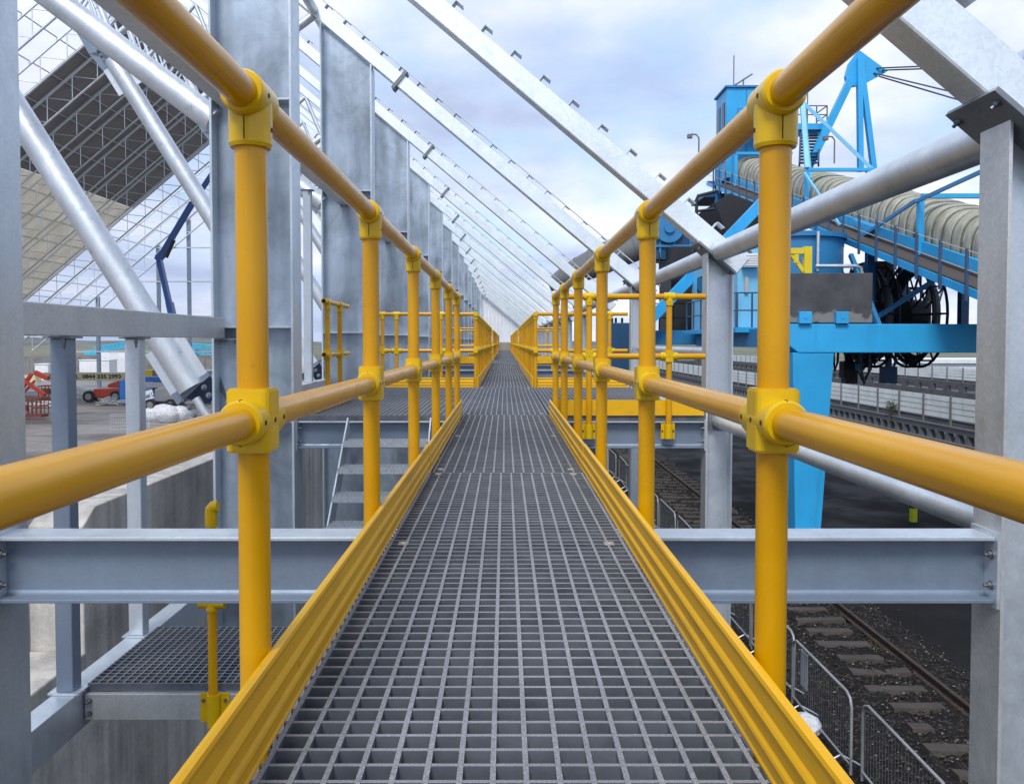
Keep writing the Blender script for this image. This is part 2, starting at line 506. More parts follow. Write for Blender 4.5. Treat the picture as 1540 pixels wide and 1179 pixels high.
def tag(o, label=None, cat=None, group=None, kind=None):
    for k, val in (('label', label), ('category', cat), ('group', group), ('kind', kind)):
        if val:
            o[k] = val
    return o


def thing(name, loc, label, cat, group=None):
    o = bpy.data.objects.new(name, None)
    o.empty_display_size = 0.2
    o.location = loc
    col.objects.link(o)
    return tag(o, label, cat, group, 'thing')


def solo(mb, name, mats, label, cat, group=None, bevel=0.0):
    return tag(mb.build(name, mats, None, bevel), label, cat, group, 'thing')


def struct(mb, name, mats):
    return tag(mb.build(name, mats), kind='structure')


def copy_tree(o, parent=None):
    c = o.copy()
    col.objects.link(c)
    if parent:
        c.parent = parent
    for ch in list(o.children):
        copy_tree(ch, c)
    return c


def text_mesh(name, body, size, mat, parent, loc, rot=(R(90), 0, 0), bold=0.0, sx=1.0):
    cu = bpy.data.curves.new(name, 'FONT')
    cu.body = body; cu.size = size; cu.extrude = 0.004; cu.offset = bold
    tmp = bpy.data.objects.new(name, cu)
    col.objects.link(tmp)
    bpy.context.view_layer.update()
    me = bpy.data.meshes.new_from_object(tmp.evaluated_get(bpy.context.evaluated_depsgraph_get()))
    bpy.data.objects.remove(tmp)
    me.materials.clear(); me.materials.append(MATS[mat])
    o = bpy.data.objects.new(name, me)
    col.objects.link(o)
    o.parent = parent
    o.location = Vector(loc) - parent_world(parent)
    o.rotation_euler = rot
    o.scale = (sx, 1, 1)
    return o


ORD = ['first', 'second', 'third', 'fourth', 'fifth', 'sixth', 'seventh', 'eighth', 'ninth', 'tenth', 'eleventh', 'twelfth',
       'thirteenth', 'fourteenth', 'fifteenth', 'sixteenth', 'seventeenth', 'eighteenth', 'nineteenth', 'twentieth',
       'twenty-first', 'twenty-second', 'twenty-third', 'twenty-fourth']

# ================================================================ SETTING
G = -5.2                                   # ground, deck level is 0
Y0, SP = 3.14, 4.51                        # first frame, frame spacing


def FY(k):
    return Y0 + SP * k


m = MB(); m.add([(-3500, -300, G), (3500, -300, G), (3500, 4500, G), (-3500, 4500, G)], [(0, 1, 2, 3)])
struct(m, 'ground', 'yard')
m = MB(); m.add([(-3.0, -60, G + .004), (130, -60, G + .004), (130, 260, G + .004), (-3.0, 260, G + .004)], [(0, 1, 2, 3)])
struct(m, 'asphalt_ground', 'asphalt')


def track_bed():
    m = MB()
    rnd = random.Random(3)
    nx, ny = 34, 300
    x0, x1, y0, y1 = 3.0, 8.15, -4, 110
    vs, fs = [], []
    for j in range(ny + 1):
        yy = y0 + (y1 - y0) * (j / ny) ** 1.25
        for i in range(nx + 1):
            xx = x0 + (x1 - x0) * i / nx
            e = min(1, i / 3, (nx - i) / 3)
            vs.append((xx + rnd.uniform(-.04, .04), yy, G + .02 + e * (0.10 + rnd.uniform(-.05, .06))))
    for j in range(ny):
        for i in range(nx):
            a = j * (nx + 1) + i
            fs.append((a, a + 1, a + nx + 2, a + nx + 1))
    m.add(vs, fs, True)
    struct(m, 'track_bed_ground', 'ballast_bed')
    # loose stones
    m = MB()
    for k in range(17000):
        yy = 7 + 30 * rnd.random() ** 1.5
        xx = rnd.uniform(3.4, 8.25) if rnd.random() < .75 else rnd.gauss(6.5, .6)
        r = rnd.uniform(.011, .029)
        zz = G + .12 + rnd.uniform(-.02, .04)
        if xx > 8.05:
            zz = G + .03
        vs = [(xx + r * rnd.uniform(.6, 1.4), yy, zz), (xx - r * rnd.uniform(.6, 1.4), yy, zz), (xx, yy + r * rnd.uniform(.6, 1.3), zz),
              (xx, yy - r * rnd.uniform(.6, 1.3), zz), (xx + rnd.uniform(-.01, .01), yy, zz + r * .8), (xx, yy, zz - r)]
        m.add(vs, [(0, 2, 4), (2, 1, 4), (1, 3, 4), (3, 0, 4), (2, 0, 5), (1, 2, 5), (3, 1, 5), (0, 3, 5)])
    tag(m.build('ballast_stones', 'ballast_stone'), 'loose pale and dark stones scattered over the disused track bed', 'ballast', kind='stuff')
    m = MB()
    for k in range(26):
        cx, cy = rnd.uniform(4.8, 8.2), rnd.uniform(9, 26)
        for b in range(36):
            a = rnd.uniform(0, 6.28); ln = rnd.uniform(.06, .2); px, py = cx + rnd.gauss(0, .1), cy + rnd.gauss(0, .13)
            w = .008
            tx, ty = px + math.cos(a) * ln * .7, py + math.sin(a) * ln * .7
            m.add([(px - w * math.sin(a), py + w * math.cos(a), G + .1), (px + w * math.sin(a), py - w * math.cos(a), G + .1), (tx, ty, G + .12 + ln * .6)], [(0, 1, 2)])
    tag(m.build('weeds', 'weed'), 'small dark green weeds growing between the old sleepers', 'weeds', kind='stuff')


track_bed()


def rail_and_sleepers():
    m = MB()
    x = 7.15
    prof = [(-.075, 0), (.075, 0), (.075, .012), (.012, .03), (.012, .115), (.036, .125), (.036, .155), (-.036, .155), (-.036, .125), (-.012, .115), (-.012, .03), (-.075, .012)]
    m.prism([(x + a, G + .13 + b) for a, b in prof], 'xz', -4, 110)
    solo(m, 'railway_rail', 'rail_rust', 'single rusty running rail beside the dark asphalt on the right', 'rail')
    rnd = random.Random(11)
    near = None
    for i in range(64):
        yy = 8.2 + i * .68
        mb = MB()
        xl = rnd.uniform(5.88, 6.08) if yy < 24 else rnd.uniform(5.7, 5.85)
        xr = rnd.uniform(6.78, 7.02) if yy < 24 else rnd.uniform(7.75, 7.95)
        if i == 6:
            xl, xr = 6.02, 6.32
        z1 = G + .16 + rnd.uniform(0, .035)
        tilt = rnd.uniform(-.03, .03)
        yo = rnd.uniform(-.07, .07)
        pts = []
        n = 5
        # dished concrete sleeper: low in the middle
        for s_ in range(n + 1):
            u = s_ / n
            xx = xl + (xr - xl) * u
            dip = -.045 * math.sin(u * math.pi) ** 2 if xr - xl > 1 else 0
            for dyy, dz in ((-.13, -.09), (-.105, .0), (.105, .0), (.13, -.09)):
                pts.append((xx, yy + dyy + yo * u + rnd.uniform(-.012, .012), z1 + dz + dip + tilt * (u - .5) + rnd.uniform(-.006, .006)))
        fs = []
        for s_ in range(n):
            for q in range(3):
                a = s_ * 4 + q
                fs.append((a, a + 4, a + 5, a + 1))
        fs += [(0, 1, 2, 3), (n * 4 + 3, n * 4 + 2, n * 4 + 1, n * 4)]
        mb.add(pts, fs)
        lab = 'weathered concrete sleeper half buried in dark ballast beside the rusty rail'
        if i == 6:
            lab = 'short broken sleeper stub half buried left of the rusty rail'
        solo(mb, 'railway_sleeper', 'sleeper_concrete', lab, 'sleeper', 'sleepers under the rusty rail')


rail_and_sleepers()


def hills():
    rnd = random.Random(5)
    m = MB()
    n = 120
    vs, fs = [], []
    for i in range(n + 1):
        xx = -2600 + 5200 * i / n
        h = 7 + 9 * (0.5 + 0.5 * math.sin(i * .21)) + 5 * math.sin(i * .53 + 1) + rnd.uniform(-1.5, 1.5)
        if xx > -100:
            h *= .45
        vs += [(xx, 1300, G - 2), (xx, 1500, G + max(3, h)), (xx, 1900, G - 2)]
    for i in range(n):
        a = i * 3
        fs += [(a, a + 3, a + 4, a + 1), (a + 1, a + 4, a + 5, a + 2)]
    m.add(vs, fs, True)
    struct(m, 'far_hills', 'hill_far')


hills()

# ================================================================ STEEL FRAMES
XL, XLO = -1.89, -2.62                     # inner and outer face of the wide plate columns
XR, XR2 = 1.82, 2.06                       # inner and outer face of the small columns
TAN = .838
AX, = (-27.9,)


def zu(x):                                 # underside of the right-hand rafter
    return 1.43 + TAN * (1.9 - x)


AZ = zu(AX)
RU = Vector((-1, 0, TAN)).normalized()     # up the rafter
RN = Vector((TAN, 0, 1)).normalized()      # square to it, upwards
RD = .185                                  # rafter depth

NFR, NCOL = 24, 15


def wide_column():
    r = thing('plate_column', (-2.25, Y0, G), '', 'steel column', 'wide plate columns left of the walkway')
    y = Y0
    m = MB()
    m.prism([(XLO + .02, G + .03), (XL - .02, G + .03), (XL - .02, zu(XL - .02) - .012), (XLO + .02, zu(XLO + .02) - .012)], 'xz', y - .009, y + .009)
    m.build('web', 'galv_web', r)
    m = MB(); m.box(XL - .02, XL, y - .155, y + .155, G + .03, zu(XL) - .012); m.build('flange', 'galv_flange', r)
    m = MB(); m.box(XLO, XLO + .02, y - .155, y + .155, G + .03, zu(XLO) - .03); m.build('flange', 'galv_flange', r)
    for z in (.80, 2.82, -.05):
        m = MB(); m.box(XLO + .021, XL - .021, y - .15, y - .010, z - .008, z + .008); m.build('stiffener', 'galv_flange', r)
    m = MB(); m.box(XLO - .1, XL + .1, y - .25, y + .25, G + .004, G + .03)
    m.build('base_plate', 'galv_grey', r)
    return r


def small_column():
    r = thing('eaves_column', (1.94, Y0, G), '', 'steel column', 'small columns right of the walkway')
    y, w = Y0, .095
    top = zu(XR) - .17
    m = MB(); m.box(XR, XR + .014, y - w, y + w, G + .03, zu(XR + .0) - .03); m.build('flange', 'galv_grey', r, .002)
    m = MB(); m.box(XR2 - .014, XR2, y - w, y + w, G + .03, zu(XR2) - .03); m.build('flange', 'galv_flange', r, .002)
    m = MB(); m.prism([(XR + .0145, G + .03), (XR2 - .0145, G + .03), (XR2 - .0145, zu(XR2 - .014) - .032), (XR + .0145, zu(XR + .014) - .032)], 'xz', y - .005, y + .005)
    m.build('web', 'galv_flange', r)
    m = MB()                                # sloping cap plate under the rafter
    c = Vector((1.9, y, zu(1.9))) - RN * .0125
    m.obox(c, RU * .215, (0, .165, 0), RN * .011)
    m.build('cap_plate', 'galv_dark', r, .002)
    b = Bolts()
    for du in (.17, -.17):
        for dy in (-.125, .125):
            b.bolt(c + RU * du + Vector((0, dy, 0)) - RN * .012, -RN, .013, .013)
    b.build('bolts', 'bolt_steel', r)
    m = MB(); m.box(XR - .06, XR2 + .06, y - .16, y + .16, G + .004, G + .03); m.build('base_plate', 'galv_grey', r)
    return r


def rafter():
    r = thing('rafter', (1.9, Y0, zu(1.9)), '', 'rafter', 'rafters sloping over the walkway')
    y = Y0
    a = Vector((2.09, y, zu(2.09))) + RN * RD / 2
    b = Vector((AX, y, zu(AX))) + RN * RD / 2
    m = MB()
    m.bar(a, b, .16, RD, RN)
    m.build('beam', 'galv_bright', r, .012)
    for x in (-1.56, -9.8, -18.0):
        c = Vector((x, y, zu(x))) + RN * RD / 2
        m = MB()
        for s in (-1, 1):
            m.obox(c + RU * s * .012, RU * .0105, (0, .11, 0), RN * .155)
        m.build('splice_plate', 'galv_dark', r)
    return r


def add_cleats(r, y):
    for i in range(26):
        x = 2.02 - .262 * i
        c = Vector((x, y, zu(x))) + RN * (RD + .0005)
        m = MB()
        m.obox(c + RN * .036, RU * .004, (0, .055, 0), RN * .036)
        m.obox(c + RN * .0715 - RU * .040, RU * .040, (0, .055, 0), RN * .004)
        m.build('purlin_cleat', 'galv_flange', r, off=(1.9, y, zu(1.9)))


def edge_strip(r, y):
    a = Vector((2.05, y, zu(2.05))) + RN * (RD + .082)
    b = Vector((-9.0, y, zu(-9.0))) + RN * (RD + .082)
    MB().bar(a, b, .03, .012, RN).build('edge_strip', 'galv_grey', r, off=(1.9, y, zu(1.9)))


def chord_z(x):
    return 2.66 + .755 * (XLO - x)


def truss_chord():
    r = thing('tube_chord', (XLO, Y0, chord_z(XLO)), '', 'truss tube', 'sloping tubes joining the plate columns on the left')
    y = Y0
    x1 = AX + .4
    m = MB(); m.tube((XLO - .002, y, chord_z(XLO)), (x1, y, chord_z(x1)), .118, 24); m.build('tube', 'galv_tube', r)
    nodes = []
    for i in range(8):
        nodes += [(-2.75 - 3.3 * i, 1), (-4.4 - 3.3 * i, 0)]
    nodes = [n for n in nodes if n[0] > AX + .5]
    for (xa, ta), (xb, tb) in zip(nodes, nodes[1:]):
        pa = Vector((xa, y, zu(xa) if ta else chord_z(xa) + .1)); pb = Vector((xb, y, zu(xb) if tb else chord_z(xb) + .1))
        m = MB(); m.tube(pa, pb, .062, 12, caps=False); m.build('web_tube', 'galv_tube', r)
    return r


CA, CB = Vector((-2.86, 0, .24)), Vector((-5.62, 0, 4.70))


def brace():
    r = thing('tube_brace', (XLO, Y0, 0), '', 'brace', 'diagonal tube braces left of the plate columns')
    y = Vector((0, Y0, 0))
    d = (CB - CA).normalized()
    n = Vector((d.z, 0, -d.x))
    m = MB(); m.tube(CA + y, CB + y, .122, 28); m.build('tube', 'galv_tube', r)
    for end, sg, nm in ((CA, -1, 'foot'), (CB, 1, 'head')):
        dd = d * sg
        m = MB()                            # gusset plate in the plane of the frame
        if sg < 0:
            poly = [end + n * .21 - dd * .05, end + n * .21 + dd * .36, Vector((XLO - .002, 0, -.16)), Vector((XLO - .002, 0, .42)), end - n * .19 + dd * .06, end - n * .19 - dd * .05]
        else:
            poly = [end + n * .20 - dd * .06, end - n * .20 - dd * .06, end - n * .24 + dd * .25, Vector((-6.3, 0, chord_z(-6.3) - .05)), Vector((-5.2, 0, chord_z(-5.2) - .05)), end + n * .22 + dd * .1]
        m.prism([(p.x, p.z) for p in poly], 'xz', Y0 - .014, Y0 + .014)
        m.build('gusset_plate', 'galv_beam', r)
        m = MB()                            # fin plates either side of the tube end
        for s in (-1, 1):
            m.obox(end + y - dd * .26 + n * s * .15, d * .22, (0, .012, 0), n * .045)
        m.build('fin_plate', 'galv_tube', r)
        b = Bolts()
        for i in range(3):
            for s in (-1, 1):
                b.bolt(end + y + dd * (.05 + .085 * i) + n * s * .105 + Vector((0, -.0145, 0)), (0, -1, 0), .019, .014)
        b.build('bolts', 'galv_dark', r)
    m = MB(); m.tube(CA + y - d * .1 - Vector((0, .045, 0)), CA + y - d * .36 - Vector((0, .045, 0)), .04, 14); m.build('stub', 'galv_tube', r)
    return r


def i_beam(m, x0, x1, y, z0, z1, w, tf=.014, tw=.009):
    m.box(x0, x1, y - w / 2, y + w / 2, z1 - tf, z1)
    m.box(x0, x1, y - w / 2, y + w / 2, z0, z0 + tf)
    m.box(x0, x1, y - tw / 2, y + tw / 2, z0 + tf, z1 - tf)


def cross_beam():
    r = thing('cross_beam', (0, Y0, -.3), '', 'steel beam', 'cross beams carrying the walkway')
    xa, xb = XL + .012, XR - .012
    m = MB(); m.box(xa, xb, Y0 - .075, Y0 + .075, -.066, -.052); m.build('top_flange', 'galv_flange', r, .002)  # same steel as the web; paler material paints in the sky-lit top
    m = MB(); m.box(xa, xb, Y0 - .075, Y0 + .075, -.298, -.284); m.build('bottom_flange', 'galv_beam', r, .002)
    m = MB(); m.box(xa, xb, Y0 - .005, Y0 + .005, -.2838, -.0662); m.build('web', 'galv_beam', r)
    for sg in (-1, 1):                      # rolled fillets
        for z, q in ((-.0662, -1), (-.2838, 1)):
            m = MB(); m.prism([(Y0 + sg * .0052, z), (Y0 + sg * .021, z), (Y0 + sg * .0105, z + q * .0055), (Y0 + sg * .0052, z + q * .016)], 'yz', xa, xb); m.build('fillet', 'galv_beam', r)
    for x, sg in ((XL, 1), (XR, -1)):
        m = MB(); m.box(min(x, x + sg * .0115), max(x, x + sg * .0115), Y0 - .09, Y0 + .09, -.315, -.035); m.build('end_plate', 'galv_flange', r)
        b = Bolts()
        for dy in (-.055, .055):
            for z in (-.12, -.235):
                b.bolt((x + sg * .012, Y0 + dy, z), (sg, 0, 0), .012, .011)
        b.build('bolts', 'bolt_steel', r)
    return r


def frames():
    pc, sc, rf, ch, br, cb = wide_column(), small_column(), rafter(), truss_chord(), brace(), cross_beam()
    for k in range(NFR):
        near = ORD[k]
        dy = Vector((0, SP * k, 0))

        def put(p):
            if k == 0:
                return p
            o = copy_tree(p); o.location = p.location + dy
            return o
        rows = []
        if k < NCOL:
            rows += [(pc, f'wide galvanised plate column left of the walkway, {near} from the near end'),
                     (sc, f'small galvanised I-section column right of the walkway, {near} from the near end'),
                     (cb, f'grey steel cross beam under the walkway, {near} from the near end'),
                     (br, f'diagonal galvanised tube brace at the foot of the {near} plate column')]
        rows += [(rf, f'bright galvanised rafter sloping over the walkway, {near} from the near end'),
                 (ch, f'sloping galvanised truss tube left of the walkway, {near} from the near end')]
        made = {}
        for p, lab in rows:
            o = put(p); o['label'] = lab
            made[p.name.split('.')[0]] = o
        if k < 8:
            FRAMES.append((k, made['rafter']))
    for k, r in FRAMES:
        add_cleats(r, FY(k))
        if k >= 2:
            edge_strip(r, FY(k))


FRAMES = []
frames()


def bay_steel():
    # parts that run from frame to frame
    def runs(name, fn, nmax, lab, cat, group, start=0):
        proto = None
        for k in range(start, nmax):
            if proto is None:
                proto = o = fn(FY(k))
            else:
                o = copy_tree(proto); o.location = proto.location + Vector((0, SP * (k - start), 0))
            tag(o, lab.format(ORD[k], ORD[k + 1]), cat, group)

    def eaves(y):
        r = thing('eaves_tube', (1.93, y, 1.4), '', '', None)
        m = MB(); m.hollow((1.93, y + .13, 1.475), (1.93, y + SP - .13, 1.475), .084, .076, 28); m.build('tube', 'galv_tube', r)
        for q, s in ((y + .0805, 1), (y + SP - .0805, -1)):
            m = MB(); m.box(1.922, 1.938, min(q, q + s * .16), max(q, q + s * .16), 1.41, 1.54); m.build('fin_plate', 'galv_dark', r)
            m = MB(); m.tube((1.93, q + s * .0495, 1.475), (1.93, q + s * .0515, 1.475), .075, 20); m.build('end_plate', 'galv_dark', r)
        return r
    runs('eaves_tube', eaves, 14, 'big grey tube between tops of the {} and {} right-hand columns', 'tie tube', 'tubes along the right-hand column tops')

    def low(y):
        r = thing('lower_tube', (1.93, y, -.05), '', '', None)
        m = MB(); m.tube((1.94, y + .03, -.055), (1.94, y + SP - .03, -.055), .057, 20); m.build('tube', 'galv_tube', r)
        for q in (y + .02, y + SP - .04):
            m = MB(); m.box(1.86, 2.02, q, q + .012, -.14, .03); m.build('end_plate', 'galv_dark', r)
        return r
    runs('lower_tube', low, 10, 'galvanised tube at deck level between the {} and {} right-hand columns', 'tie tube', 'tubes at deck level between right-hand columns')

    def tie(y):
        r = thing('tie_beam', (-2.42, y, 2.7), '', '', None)
        m = MB()
        y0, y1 = y + .02, y + SP - .02
        for z0, z1 in ((2.80, 2.812), (2.628, 2.64)):
            m.box(-2.37, -2.24, y0, y1, z0, z1)
        m.box(-2.309, -2.301, y0, y1, 2.64, 2.80)
        m.build('beam', 'galv_grey', r)
        b = Bolts()
        for q in (y0 + .06, y1 - .06):
            for dx in (-.04, .04):
                b.bolt((-2.305 + dx, q, 2.627), (0, 0, -1), .012, .012)
        b.build('bolts', 'bolt_steel', r)
        return r
    runs('tie_beam', tie, 12, 'galvanised tie beam high between the {} and {} plate columns', 'steel beam', 'tie beams high between the plate columns')

    def rail(y):
        r = thing('side_rail', (-2.55, y, .7), '', '', None)
        m = MB(); m.box(-2.60, -2.50, y + .16, y + SP - .16, .70, .88); m.build('rail', 'galv_grey', r, .006)
        m = MB()
        for q, s in ((y + .0105, 1), (y + SP - .0105, -1)):
            m.box(-2.597, -2.40, min(q, q + s * .15), max(q, q + s * .15), .685, .697)
        m.build('cleat', 'galv_beam', r)
        b = Bolts()
        for q in (y + .07, y + SP - .07):
            for dx in (-.06, .06):
                b.bolt((-2.5 + dx, q, .684), (0, 0, -1), .012, .012)
        b.build('bolts', 'bolt_steel', r)
        return r
    runs('side_rail', rail, 1, 'grey box rail at eye level between the {} and {} plate columns', 'steel rail', None)

    def tietube(y):
        r = thing('rafter_tie', (-2.7, y, 5.2), '', '', None)
        m = MB(); z = zu(-2.7) + .1
        m.tube((-2.72, y + .085, z), (-2.72, y + SP - .085, z), .07, 14); m.build('tube', 'galv_tube', r)
        return r
    runs('rafter_tie', tietube, 12, 'thin galvanised tie tube between the {} and {} rafters above the plate columns', 'tie tube', 'tie tubes between rafters above the plate columns')

    # upright posts and ledger beams along the left side
    def post(y, z0, z1, lab):
        r = thing('side_post', (-2.55, y, z0), lab, 'steel post')
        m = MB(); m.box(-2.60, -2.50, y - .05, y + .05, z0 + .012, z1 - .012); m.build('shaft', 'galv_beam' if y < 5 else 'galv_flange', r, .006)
        m = MB(); m.box(-2.64, -2.46, y - .07, y + .07, z0, z0 + .0115); m.build('base_plate', 'galv_flange', r)
        m = MB(); m.box(-2.63, -2.47, y - .07, y + .07, z1 - .0115, z1); m.build('cap_plate', 'galv_dark', r)
        b = Bolts()
        for dy in (-.055, .055):
            b.bolt((-2.55 + .03, y + dy, z1 - .012), (0, 0, -1), .011, .03)
        b.build('bolts', 'bolt_steel', r)
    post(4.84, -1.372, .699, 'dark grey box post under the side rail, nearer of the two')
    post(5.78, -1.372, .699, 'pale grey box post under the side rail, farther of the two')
    for i, y in enumerate((9.2, 10.9)):
        post(y, .14, 2.627, ('nearer' if i == 0 else 'farther') + ' pale post below the tie beam beside the second plate column')
    m = MB(); m.box(-2.62, -2.48, Y0 + .17, FY(1) - .17, -1.60, -1.374)
    solo(m, 'ledger_channel', 'galv_flange', 'long pale steel channel at lower landing level on the left', 'steel beam', bevel=.004)
    m = MB(); m.box(-2.62, -2.48, FY(1) + .17, FY(2) - .17, -.02, .138)
    solo(m, 'ledger_beam', 'galv_grey', 'grey steel beam left of the first side platform under pale posts', 'steel beam', bevel=.004)
    m = MB(); m.tube((1.93, FY(1) + .1, .57), (1.93, FY(2) - .1, .57), .042, 16)
    solo(m, 'handrail_pipe', 'galv_tube', 'pale horizontal pipe between the second and third right-hand columns', 'pipe')


bay_steel()


# ================================================================ WALKWAY
def grating(m, x0, x1, y0, y1, z=0, pitch=.05, w=.0090, d=.045):
    """moulded grating: square mesh of upright bars, gritted on top"""
    def gbar(a0, a1, b0, b1, zt):
        vs = [(a0, b0, z - d), (a1, b0, z - d), (a1, b1, z - d), (a0, b1, z - d), (a0, b0, zt), (a1, b0, zt), (a1, b1, zt), (a0, b1, zt)]
        m.cur = 1
        m.add(vs, [(0, 3, 2, 1), (0, 1, 5, 4), (1, 2, 6, 5), (2, 3, 7, 6), (3, 0, 4, 7)])
        m.cur = 0
        m.add(vs[4:], [(0, 1, 2, 3)])
    n = max(1, round((x1 - x0) / pitch))
    for i in range(n + 1):
        x = x0 + (x1 - x0) * i / n
        gbar(x - w / 2, x + w / 2, y0, y1, z)
    k = max(1, round((y1 - y0) / pitch))
    for j in range(k + 1):
        y = y0 + (y1 - y0) * j / k
        gbar(x0 - .01, x1 + .01, y - w * .48, y + w * .48, z - .0012)


GM = ['grating_grit', 'grating_resin']
GX0, GX1 = -.378, .396


def walkway():
    cuts = [(-1.2, 4.262)] + [(4.27, 7.63)] + [(FY(1) + .01 + i * SP, FY(1) + SP + i * SP - .01) for i in range(13)]
    cuts[2] = (7.64, cuts[2][1])
    for i, (a, b) in enumerate(cuts):
        r = thing('walkway_grating', (0.01, a, -.05), f'grey open grating floor panel of the walkway, {ORD[i]} from the near end', 'grating', 'walkway floor gratings')
        m = MB()
        j = [0, .013, -.006, .01][i % 4]
        grating(m, GX0 + j, GX1 + j - .003, a + .004, b - .004)
        m.build('grating', GM, r)
        if i < 4:
            for yy in ([2.75, 4.20] if i == 0 else [4.36, 5.92] if i == 1 else [a + .12, b - .12]):
                for xx in (-.335, .345):
                    c = MB(); c.box(xx - .016, xx + .016, yy - .018, yy - .008, .0005, .004); c.box(xx - .016, xx + .016, yy + .008, yy + .018, .0005, .004)
                    c.box(xx - .006, xx + .006, yy - .0075, yy + .0075, -.006, .004)
                    c.build('clip', 'clip_steel', r)
    for sx, nm in ((-.43, 'left'), (.45, 'right')):
        m = MB()
        m.box(sx - .004, sx + .004, -1.2, 66, -.052, -.0505)
        m = MB(); m.box(sx - .02, sx + .02, -1.2, Y0 - .08, -.21, -.051)
        for k in range(14):
            m.box(sx - .02, sx + .02, FY(k) + .08, FY(k + 1) - .08, -.21, -.051)
        solo(m, 'walkway_stringer', 'galv_dark', f'dark steel edge stringer under the {nm} edge of the walkway', 'steel beam')


walkway()


def side_platforms():
    for n, k in enumerate((1, 5, 9, 13)):
        for s in (-1, 1):
            x0, x1 = (XL + .02, GX0 - .03) if s < 0 else (GX1 + .03, XR - .01)
            a, b = FY(k) - .07, FY(k + 1) + .07
            if s < 0 and k == 1:
                a = FY(k) - .06
            where = 'left' if s < 0 else 'right'
            m = MB(); grating(m, x0, x1, a, b, z=-.0005)
            solo(m, 'side_platform', GM, f'grey grating platform on the {where} of the walkway, {ORD[n]} one along', 'grating', 'side platforms of the walkway')


side_platforms()


# ---------------------------------------------------------------- guard rails
TR = .0262                                  # tube radius
ZT, ZM = 1.072, .537


def rail_meshes():
    d = {}
    m = MB(); m.tube((0, 0, -.20), (0, 0, ZT), TR, 22); d['post'] = m.mesh('post', 'yellow_tube')
    # tee socket at the top; rail runs along local Y
    m = MB()
    r = .0355
    m.tube((0, 0, -.076), (0, 0, -.0005), r, 24); m.tube((0, 0, -.082), (0, 0, -.076), r * .93, 24, r2=r)
    m.tube((0, -.044, 0), (0, .044, 0), .0365, 26); m.tube((0, -.050, 0), (0, -.044, 0), .033, 26, r2=.0365); m.tube((0, .044, 0), (0, .050, 0), .0365, 26, r2=.033)
    m.cur = 1
    for s in (-1, 1):
        m.tube((s * .0300, -.018, 0), (s * .0372, -.018, 0), .0042, 10)
        m.tube((s * .0300, 0, -.052), (s * .0363, 0, -.052), .0042, 10)
    m.box(-.0008, .0008, -.0363, -.0345, -.074, -.037); m.box(-.0008, .0008, .0345, .0363, -.074, -.037)
    d['tee'] = m.mesh('tee_fitting', ['yellow_fitting', 'hole_dark'])
    # four-way cross at mid height
    m = MB()
    q = .0365
    poly = []
    for cx, cy, a0 in ((1, 1, 0), (-1, 1, 90), (-1, -1, 180), (1, -1, 270)):
        for i in range(4):
            a = R(a0 + 30 * i); rr = .012
            poly.append((cx * (q - rr) + rr * math.cos(a), cy * (q - rr) + rr * math.sin(a)))
    m.prism(poly, 'xy', -.049, .049)
    m.prism([(x * .93, y * .93) for x, y in poly], 'xy', -.053, -.049); m.prism([(x * .93, y * .93) for x, y in poly], 'xy', .049, .053)
    m.tube((0, -.07, 0), (0, .07, 0), .0372, 26); m.tube((0, -.077, 0), (0, -.07, 0), .0335, 26, r2=.0372); m.tube((0, .07, 0), (0, .077, 0), .0372, 26, r2=.0335)
    m.cur = 1
    for s in (-1, 1):
        for yy in (-.056, 0, .056):
            m.tube((s * .031, yy, 0), (s * .0380, yy, 0), .0042, 10)
    for s in (-1, 1):
        m.box(-.0008, .0008, s * .060, s * .073, .0350, .0378)
        m.box(-.0008, .0008, s * .060, s * .073, -.0378, -.0350)
    d['cross'] = m.mesh('cross_fitting', ['yellow_fitting', 'hole_dark'])
    # side palm at the foot, wall face towards local +X
    m = MB()
    m.tube((0, 0, -.205), (0, 0, -.075), .034, 20)
    m.box(.030, .042, -.062, .062, -.21, -.07); m.box(.0, .030, -.034, .034, -.205, -.075)
    m.cur = 1
    for s in (-1, 1):
        m.tube((.026, s * .05, -.14), (.0295, s * .05, -.14), .009, 6)
    d['palm'] = m.mesh('foot_bracket', ['yellow_fitting', 'hole_dark'])
    return d


RM = rail_meshes()


def put_mesh(name, me, parent, loc, rz=0):
    o = bpy.data.objects.new(name, me)
    col.objects.link(o)
    o.parent = parent
    o.location = loc
    o.rotation_euler = (0, 0, rz)
    return o


TOE = [(-.004, .152), (.002, .152), (.008, .149), (.010, .142), (.006, .128), (.006, .100), (.010, .094), (.0125, .088), (.011, .080), (.0065, .072), (.0065, .052), (.011, .046), (.0125, .040), (.010, .032), (.006, .026), (.006, .008), (.009, .004), (.009, 0), (-.006, 0)]


def toe_board(r, p, q, inward):
    """ribbed strip from p to q; inward = unit vector towards the walking side"""
    p, q, n = Vector(p), Vector(q), Vector(inward)
    vs = []
    for e in (p, q):
        vs += [e + n * a + Vector((0, 0, b * .93 + .002)) for a, b in TOE]
    k = len(TOE)
    m = MB()
    fs = [(i, (i + 1) % k, k + (i + 1) % k, k + i) for i in range(k)] + [tuple(range(k))[::-1], tuple(range(k, 2 * k))]
    if (q - p).cross(Vector((0, 0, 1))).dot(n) > 0:
        fs = [f[::-1] for f in fs]
    m.add(vs, fs)
    return m.build('toe_board', 'yellow_toe', r)


